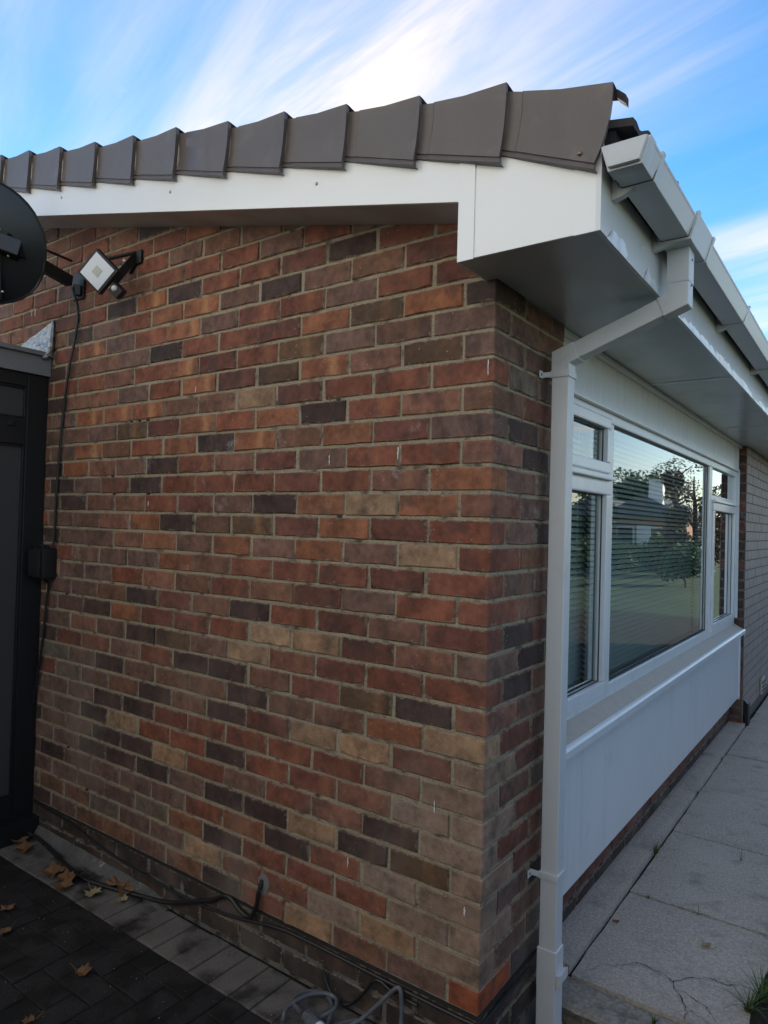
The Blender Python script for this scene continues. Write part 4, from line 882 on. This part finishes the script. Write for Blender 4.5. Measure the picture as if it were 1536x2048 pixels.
cable('ground_cable', [(-2.60, -0.07, 0.12), (-2.52, -0.06, 0.05), (-2.33, -0.045, 0.018), (-2.06, -0.085, 0.012), (-1.89, -0.105, 0.012), (-1.74, -0.08, 0.012), (-1.57, -0.04, 0.014), (-1.40, -0.022, 0.035), (-1.26, -0.018, 0.086), (-1.14, -0.016, 0.131), (-1.085, -0.014, 0.163), (-1.04, -0.014, 0.168), (-0.985, -0.016, 0.142), (-0.932, -0.018, 0.140), (-0.902, -0.018, 0.186), (-0.892, -0.016, 0.245), (-0.889, -0.002, 0.284)], 0.0085, 'thick black cable from the paving up into the hole low in the gable wall')
cable('skirting_cable', [(-2.51, -0.012, 0.170), (-2.19, -0.014, 0.152), (-1.81, -0.014, 0.102), (-1.42, -0.014, 0.084), (-1.21, -0.014, 0.088), (-1.037, -0.014, 0.104), (-0.80, -0.014, 0.146), (-0.66, -0.014, 0.153), (-0.45, -0.014, 0.152), (-0.22, -0.014, 0.150), (-0.02, -0.014, 0.152), (0.012, 0.0, 0.152), (0.014, 0.08, 0.151), (0.014, 0.22, 0.150), (0.014, 0.34, 0.149)], 0.0055, 'thin black cable following the damp course round the corner of the house')
cable('loose_loop_cable', [(-0.575, -0.020, 0.09), (-0.545, -0.024, 0.045), (-0.50, -0.030, 0.018), (-0.45, -0.024, 0.030), (-0.40, -0.018, 0.085), (-0.37, -0.016, 0.130), (-0.34, -0.015, 0.142), (-0.29, -0.0145, 0.128), (-0.20, -0.0145, 0.125)], 0.0055, 'slack loop of thin black cable drooping at the foot of the wall')
coil = tag(empty('extension_lead', (-0.45, -0.12, 0)), 'coiled dusty grey extension lead with plug lying on the paving', 'extension lead')
def lead(pts): MB().tube(catmull(pts, 7), 0.0068, 8).build('lead', 'grey_cable', coil, smooth=True)
lead([(-0.56, -0.150, 0.030), (-0.612, -0.125, 0.022), (-0.622, -0.085, 0.02), (-0.600, -0.045, 0.02), (-0.555, -0.030, 0.022), (-0.51, -0.050, 0.022), (-0.475, -0.095, 0.022), (-0.452, -0.15, 0.02), (-0.43, -0.20, 0.015)])
lead([(-0.585, -0.20, 0.012), (-0.605, -0.16, 0.026), (-0.585, -0.085, 0.034), (-0.545, -0.045, 0.036), (-0.50, -0.040, 0.034), (-0.478, -0.075, 0.03), (-0.50, -0.12, 0.018), (-0.52, -0.16, 0.014)])
lead([(-0.47, -0.17, 0.012), (-0.435, -0.105, 0.014), (-0.395, -0.060, 0.02), (-0.35, -0.065, 0.02), (-0.325, -0.11, 0.016), (-0.315, -0.18, 0.012)])
lead([(-0.44, -0.20, 0.014), (-0.41, -0.12, 0.020), (-0.375, -0.095, 0.022), (-0.35, -0.12, 0.02), (-0.36, -0.18, 0.014)])
lead([(-0.43, -0.175, 0.022), (-0.375, -0.085, 0.040), (-0.315, -0.040, 0.105), (-0.275, -0.028, 0.152), (-0.258, -0.027, 0.158), (-0.250, -0.030, 0.140), (-0.243, -0.036, 0.085), (-0.235, -0.06, 0.03), (-0.225, -0.12, 0.012)])
pa, pb_ = Vector((-0.535, -0.150, 0.030)), Vector((-0.415, -0.185, 0.024)); dd = (pb_ - pa)
MB().tube([pa, pa + dd * .06, pa + dd * .35, pa + dd * .55, pa + dd * .9, pa + dd], [0.012, 0.019, 0.024, 0.024, 0.021, 0.015], 12).build('plug', 'grey_cable', coil, smooth=True)
MB().tube([pa + dd * .60, pa + dd * .80], [0.0246, 0.0228], 12, caps=False).build('plug_label', 'lamp_glass', coil, smooth=True)
for k in range(5): MB().tube([pa + dd * (.12 + .08 * k), pa + dd * (.15 + .08 * k)], [0.0215 + .0007 * k, 0.022 + .0007 * k], 12).build('grip_rib', 'grey_cable', coil)

# ================================================================== LEAVES AND WEEDS
LEAF = [(0, -.75), (.16, -.62), (.45, -.68), (.50, -.42), (.90, -.30), (.72, .00), (.88, .40), (.55, .38), (.48, .62), (.24, .62), (0, 1.0), (-.24, .60), (-.50, .64), (-.55, .36), (-.86, .38), (-.70, .02), (-.92, -.30), (-.50, -.40), (-.46, -.68), (-.16, -.62)]
def fallen_leaf(x, y, s_, rot, lab, mat='dry_leaf', z=0.004, group='fallen leaves on the paving'):
    vs = [(0, 0, 0.15 * s_)]; ph = random.uniform(0, 6)
    for (a, b) in LEAF:
        c, q = math.cos(rot), math.sin(rot); r_ = math.hypot(a, b)
        vs.append(((a * c - b * q) * s_, (a * q + b * c) * s_, s_ * (0.08 + 0.55 * r_ * r_ * abs(math.sin(1.5 * math.atan2(b, a) + ph)) + random.uniform(0, .18))))
    n = len(LEAF); fs = [(0, 1 + i, 1 + (i + 1) % n) for i in range(n)]
    c, q = math.cos(rot), math.sin(rot); m2 = MB().add(vs, fs)
    m2.tube([(q * 0.9 * s_, -c * 0.9 * s_, 0.1 * s_), (q * 1.9 * s_, -c * 1.9 * s_, 0.02)], 0.0010, 4)
    me = bpy.data.meshes.new('fallen_leaf'); me.from_pydata(m2.v, [], m2.f)
    return tag(link('fallen_leaf', me, mat, None, (x, y, z)), lab, 'leaf', group)
fallen_leaf(-2.44, -0.10, 0.060, 0.6, 'brown fallen leaf against the foot of the porch')
fallen_leaf(-2.34, -0.13, 0.055, 2.3, 'dry brown leaf lying just right of the porch step')
fallen_leaf(-2.50, -0.17, 0.055, 4.0, 'brown leaf nearest the porch sill at the picture edge')
fallen_leaf(-2.02, -0.165, 0.060, 1.1, 'curled brown leaf under the thick black cable, left of the pair')
fallen_leaf(-1.93, -0.150, 0.055, 3.0, 'curled brown leaf under the thick black cable, right of the pair')
fallen_leaf(-1.88, -0.195, 0.050, 5.2, 'tan leaf on the paver row below the cable')
fallen_leaf(-1.72, -0.045, 0.055, 0.2, 'orange brown leaf between the cable and the wall')
fallen_leaf(-1.64, -0.050, 0.048, 2.0, 'orange brown leaf tip touching the wall side of the cable')
fallen_leaf(-1.74, -0.145, 0.040, 4.4, 'yellow leaf lying on the paver row', 'pale_leaf')
fallen_leaf(-1.60, -0.10, 0.028, 1.6, 'small pale leaf scrap under the cable', 'pale_leaf')
fallen_leaf(-1.30, -0.45, 0.035, 4.9, 'dark curled leaf with a pale stalk on the dark paving')
fallen_leaf(-1.90, -0.42, 0.030, 0.9, 'small brown leaf alone on the dark paving left of the stalked leaf')
fallen_leaf(-1.22, -0.68, 0.022, 2.7, 'tiny orange leaf scrap at the bottom edge of the paving')
fallen_leaf(-1.75, -0.50, 0.028, 3.5, 'grey brown leaf with a long stalk near the left edge')
fallen_leaf(0.415, 1.075, 0.022, 1.2, 'pale yellow leaf lying on the nearest concrete slab', 'pale_leaf', 0.017, 'leaves on the concrete path')
fallen_leaf(0.088, 1.02, 0.016, 0.4, 'reddish leaf scrap at the edge of the cast strip', 'dry_leaf', 0.017, 'leaves on the concrete path')
def tuft(x, y, z, n, ln, spread, lab, seed, width=0.0022, group='weeds in the path joints', name='grass_tuft', mat='grass'):
    rnd = random.Random(seed); m2 = MB()
    for i in range(n):
        a = rnd.uniform(0, 2 * math.pi); l = ln * rnd.uniform(0.5, 1.1); s_ = spread * rnd.uniform(0.3, 1.2); w = width * rnd.uniform(.6, 1.2)
        d = Vector((math.cos(a), math.sin(a), 0)); sd_ = Vector((-d.y, d.x, 0)); b0 = Vector((rnd.uniform(-1, 1), rnd.uniform(-1, 1), 0)) * ln * 0.08
        vs = []
        for k in range(5):
            t = k / 4; p = b0 + d * l * s_ * t ** 1.5 + Vector((0, 0, l * (t - 0.55 * s_ * t * t)))
            vs += [p + sd_ * w * (1 - t * .9), p - sd_ * w * (1 - t * .9)]
        m2.add(vs, [(2 * k, 2 * k + 1, 2 * k + 3, 2 * k + 2) for k in range(4)])
    me = bpy.data.meshes.new(name); me.from_pydata(m2.v, [], m2.f)
    return tag(link(name, me, mat, None, (x, y, z)), lab, 'grass' if name == 'grass_tuft' else 'plant', group)
tuft(0.052, 1.78, 0.0, 34, 0.105, 0.85, 'largest green grass tuft growing from the path joint', 3)
tuft(0.135, 1.318, 0.0, 8, 0.045, 0.6, 'short weed in the first cross joint of the path', 4)
tuft(0.34, 1.30, 0.012, 4, 0.05, 0.9, 'thin blades at the middle of the first cross joint', 5)
tuft(0.052, 2.75, 0.0, 9, 0.05, 0.6, 'small weed in the long joint beyond the largest tuft', 6)
tuft(0.052, 3.55, 0.0, 9, 0.05, 0.6, 'small weed in the long joint near the far wall', 7)
tuft(0.41, 1.95, 0.012, 6, 0.06, 0.7, 'little sprig standing on the second slab', 8)
tuft(0.36, 0.545, 0.0, 10, 0.04, 0.7, 'low leafy weed at the bottom edge by the concrete haunch', 9, 0.006)
tuft(-0.02, 4.58, 0.03, 7, 0.06, 0.7, 'dry weed at the base of the far wall corner', 10, mat='pale_leaf')
gr = 'grass along the soil bed'
tuft(0.66, 1.18, 0.01, 40, 0.16, 0.9, 'grass clump at the bed edge beside the pale fallen leaf', 11, 0.0028, gr)
tuft(0.63, 0.86, 0.01, 40, 0.13, 0.9, 'lowest grass clump in the bottom right corner', 12, 0.003, gr)
tuft(0.70, 1.42, 0.01, 36, 0.18, 1.0, 'grass clump at the right edge beside the orange leaves', 13, 0.003, gr)
tuft(0.70, 2.05, 0.02, 20, 0.26, 1.1, 'long arching blades hanging over the path at the right edge', 14, 0.006, gr)
tuft(0.60, 0.78, 0.01, 34, 0.12, 1.0, 'ragged grass clump overhanging the first slab in the corner', 18, 0.0028, gr)
tuft(0.66, 1.55, 0.01, 30, 0.13, 1.0, 'grass clump at the bed edge level with the first cross joint', 19, 0.0028, gr)
tuft(0.76, 1.02, 0.01, 36, 0.15, 0.9, 'grass clump set back in the soil bed', 15, 0.003, gr)
tuft(0.64, 1.33, 0.02, 12, 0.11, 1.1, 'low plant with orange leaves at the bed edge', 16, 0.009, 'plants in the soil bed', 'autumn_plant', 'dry_leaf')
tuft(0.655, 0.95, 0.02, 8, 0.06, 1.0, 'small plant with reddish leaves in the soil bed', 17, 0.008, 'plants in the soil bed', 'autumn_plant', 'dry_leaf')

# ================================================================== WHAT THE WINDOW MIRRORS: gardens and houses along the road
MBR = MB().add([(16, -60, -0.134), (22, -60, -0.134), (22, 140, -0.134), (16, 140, -0.134)], [(0, 1, 2, 3)]); tag(MBR.build('road', 'road'), kind='structure')
def tree(name, x, y, h, rx, lab, mat, seed, n=5200, bare=0.0, lowc=0.30, size=0.10):
    rnd = random.Random(seed); t = tag(empty(name, (x, y, -0.14)), lab, 'tree', 'trees across the road')
    tr = MB(); top = Vector((x + rnd.uniform(-.3, .3), y, h * 0.8)); b0 = Vector((x, y, -0.16))
    trunk = [b0 + (top - b0) * k / 6 + Vector((rnd.uniform(-.08, .08), rnd.uniform(-.08, .08), 0)) * (k > 0) for k in range(7)]
    tr.tube(trunk, [h * 0.030 * (1 - k / 7.5) for k in range(7)], 8)
    blobs = []
    for i in range(16):
        a = rnd.uniform(0, 6.28); f = rnd.uniform(lowc, 0.82); s0 = b0 + (top - b0) * min(1, f * 1.05)
        e = s0 + Vector((math.cos(a) * rx * rnd.uniform(.45, .9), math.sin(a) * rx * rnd.uniform(.45, .9), h * rnd.uniform(.02, .2)))
        tr.tube([s0, (s0 + e) / 2 + Vector((0, 0, h * .03)), e], [h * .010, h * .007, h * .003], 5); blobs.append((e, rx * rnd.uniform(.25, .5)))
    tr.build('trunk', 'bark', t)
    vs, fs = [], []
    for i in range(int(n * (1 - bare))):
        c, r_ = rnd.choice(blobs); d = Vector((rnd.gauss(0, 1), rnd.gauss(0, 1), rnd.gauss(0, .8))); d.normalize(); p = c + d * r_ * rnd.uniform(.3, 1.05) ** .5
        a = Vector((rnd.gauss(0, 1), rnd.gauss(0, 1), rnd.gauss(0, 1))).normalized() * size * rnd.uniform(.6, 1.4); b = a.orthogonal().normalized() * size * rnd.uniform(.5, 1)
        k = len(vs); vs += [p - a, p + b, p + a, p - b]; fs.append((k, k + 1, k + 2, k + 3))
    MB().add(vs, fs).build('crown', mat, t)
def at(az, d): return (-1.03 + d * math.cos(R(az)), -1.84 + d * math.sin(R(az)))
x, y = at(74.3, 62); tree('garden_tree', x, y, 7.4, 3.2, 'broad green tree behind the houses, mirrored in the large pane', 'leaf_g', 21, 6000, size=.16)
x, y = at(72.6, 60); tree('garden_tree', x, y, 6.2, 2.2, 'smaller green tree left of the broad one, mirrored in the window', 'leaf_g', 22, 4000, size=.15)
x, y = at(77.4, 46); tree('garden_tree', x, y, 7.0, 1.6, 'thin half-bare tree mirrored at the right of the large pane', 'leaf_r', 23, 2600, 0.45, size=.08)
x, y = at(78.9, 30); tree('garden_tree', x, y, 4.8, 1.5, 'copper leaved tree mirrored at the right end of the large pane', 'leaf_r', 24, 6500, lowc=.06, size=.07)
x, y = at(70.4, 44); tree('garden_tree', x, y, 4.2, 2.0, 'bushy dark tree mirrored in the narrow lower pane', 'leaf_g', 25, 5000, lowc=.1, size=.11)
def bungalow(cx_, cy_, w, d, hw, hr, mat, lab, chim=True):
    t = tag(empty('opposite_bungalow', (cx_, cy_, -0.14)), lab, 'house', 'houses across the road')
    MB().box((cx_ - w / 2, cy_ - d / 2, -0.2), (cx_ + w / 2, cy_ + d / 2, hw)).build('wall', mat, t)
    rf = MB().prism([(cx_ - w / 2 - .3, hw + 0.002), (cx_ + w / 2 + .3, hw + 0.002), (cx_ + w / 2 + .3, hw + .12), (cx_, hw + hr), (cx_ - w / 2 - .3, hw + .12)], 1, cy_ - d / 2 - .3, cy_ + d / 2 + .3).build('roof', 'house_roof', t)
    if chim: MB().box((cx_ - 1.2, cy_ - d / 2 - .05, hw), (cx_ - 0.3, cy_ - d / 2 + .65, hw + hr + 1.0)).build('chimney', 'white_paint', rf)
    for (a, b, z0, z1) in ((-w * .30, -w * .08, .8, 1.9), (w * .1, w * .32, .8, 1.9)):
        f_ = MB().box((cx_ + a, cy_ - d / 2 - .04, z0), (cx_ + b, cy_ - d / 2 + .02, z1)).build('window', 'white_paint', t)
        MB().box((cx_ + a + .08, cy_ - d / 2 - .06, z0 + .08), (cx_ + b - .08, cy_ - d / 2 - .045, z1 - .08)).build('pane', 'dark_glass', f_)
    MB().box((cx_ - .45, cy_ - d / 2 - .05, -0.1), (cx_ + .4, cy_ - d / 2 + .02, 1.95)).build('door', 'white_paint', t)
x, y = at(76.4, 45); bungalow(x + 1.2, y + 4, 5.0, 8, 2.5, 1.3, 'house_brick', 'brick bungalow with a white chimney mirrored in the large pane')
x, y = at(74.2, 48); bungalow(x - .2, y + 3, 2.6, 5, 2.1, 0.3, 'white_paint', 'low white garage mirrored beside the brick bungalow', False)
x, y = at(71.2, 50); bungalow(x, y + 4, 5.5, 8, 2.4, 1.5, 'house_roof', 'grey bungalow mirrored at the left of the large pane', False)
hg = MB(); vs, fs = [], []; rnd = random.Random(5)
for i in range(9000):
    t = rnd.random(); x, y = at(69 + 10 * t, 36 + 3 * math.sin(t * 5)); p = Vector((x + rnd.gauss(0, .3), y + rnd.gauss(0, .3), rnd.uniform(-.1, .95)))
    a = Vector((rnd.gauss(0, 1), rnd.gauss(0, 1), rnd.gauss(0, 1))).normalized() * .07; b = a.orthogonal().normalized() * .06; k = len(vs); vs += [p - a, p + b, p + a, p - b]; fs.append((k, k + 1, k + 2, k + 3))
tag(hg.add(vs, fs).build('hedge', 'leaf_g'), 'low clipped green hedge before the mirrored houses', 'hedge')

# unseen house and hedges added to bounce sun and hold back low light
bungalow(-2.5, -9.3, 13.0, 7.0, 6.8, 1.2, 'white_paint', 'unseen white house added behind the viewer to bounce sunlight onto the gable', False)  # added reflector: bright wall sized and placed to fill the gable
tag(MB().add([(-12, -5.75, -0.128), (9, -5.75, -0.128), (9, -3.0, -0.128), (-12, -3.0, -0.128)], [(0, 1, 2, 3)]).build('driveway', 'road'), kind='structure')
hv, hf = [], []; rnd = random.Random(9)
for i in range(16000):
    p = Vector((4.6 + rnd.gauss(0, .28), rnd.uniform(-4.8, 11), rnd.uniform(-.1, 1.5))); a = Vector((rnd.gauss(0, 1), rnd.gauss(0, 1), rnd.gauss(0, 1))).normalized() * .09; b = a.orthogonal().normalized() * .08
    k = len(hv); hv += [p - a, p + b, p + a, p - b]; hf.append((k, k + 1, k + 2, k + 3))
tag(MB().add(hv, hf).build('hedge', 'leaf_g'), 'unseen low hedge added on the front lawn to cut low sky light', 'hedge')  # added blocker: keeps low sky light off the front wall
hv, hf = [], []
for i in range(13000):
    p = Vector((rnd.uniform(-9, 4.2), -4.7 + rnd.gauss(0, .25), rnd.uniform(-.1, 2.0))); a = Vector((rnd.gauss(0, 1), rnd.gauss(0, 1), rnd.gauss(0, 1))).normalized() * .09; b = a.orthogonal().normalized() * .08
    k = len(hv); hv += [p - a, p + b, p + a, p - b]; hf.append((k, k + 1, k + 2, k + 3))
tag(MB().add(hv, hf).build('hedge', 'leaf_g'), 'unseen hedge added behind the viewer to block the lower bounce from the white house', 'hedge')  # added blocker: hides the lower white wall from the soffits

for j, (az, d, h, r_, lab) in enumerate(((75.6, 33, 1.3, .9, 'rounded shrub before the houses mirrored in the middle of the large pane'), (72.4, 31, 1.4, 1.0, 'wide shrub mirrored at the left of the large pane'), (78.0, 24, 1.5, .7, 'shrub mirrored below the copper tree'), (70.2, 27, 1.3, .8, 'shrub mirrored low in the narrow pane'))):
    x, y = at(az, d); tree('garden_shrub', x, y, h, r_, lab, 'leaf_g', 60 + j, 2600, lowc=.08, size=.06)
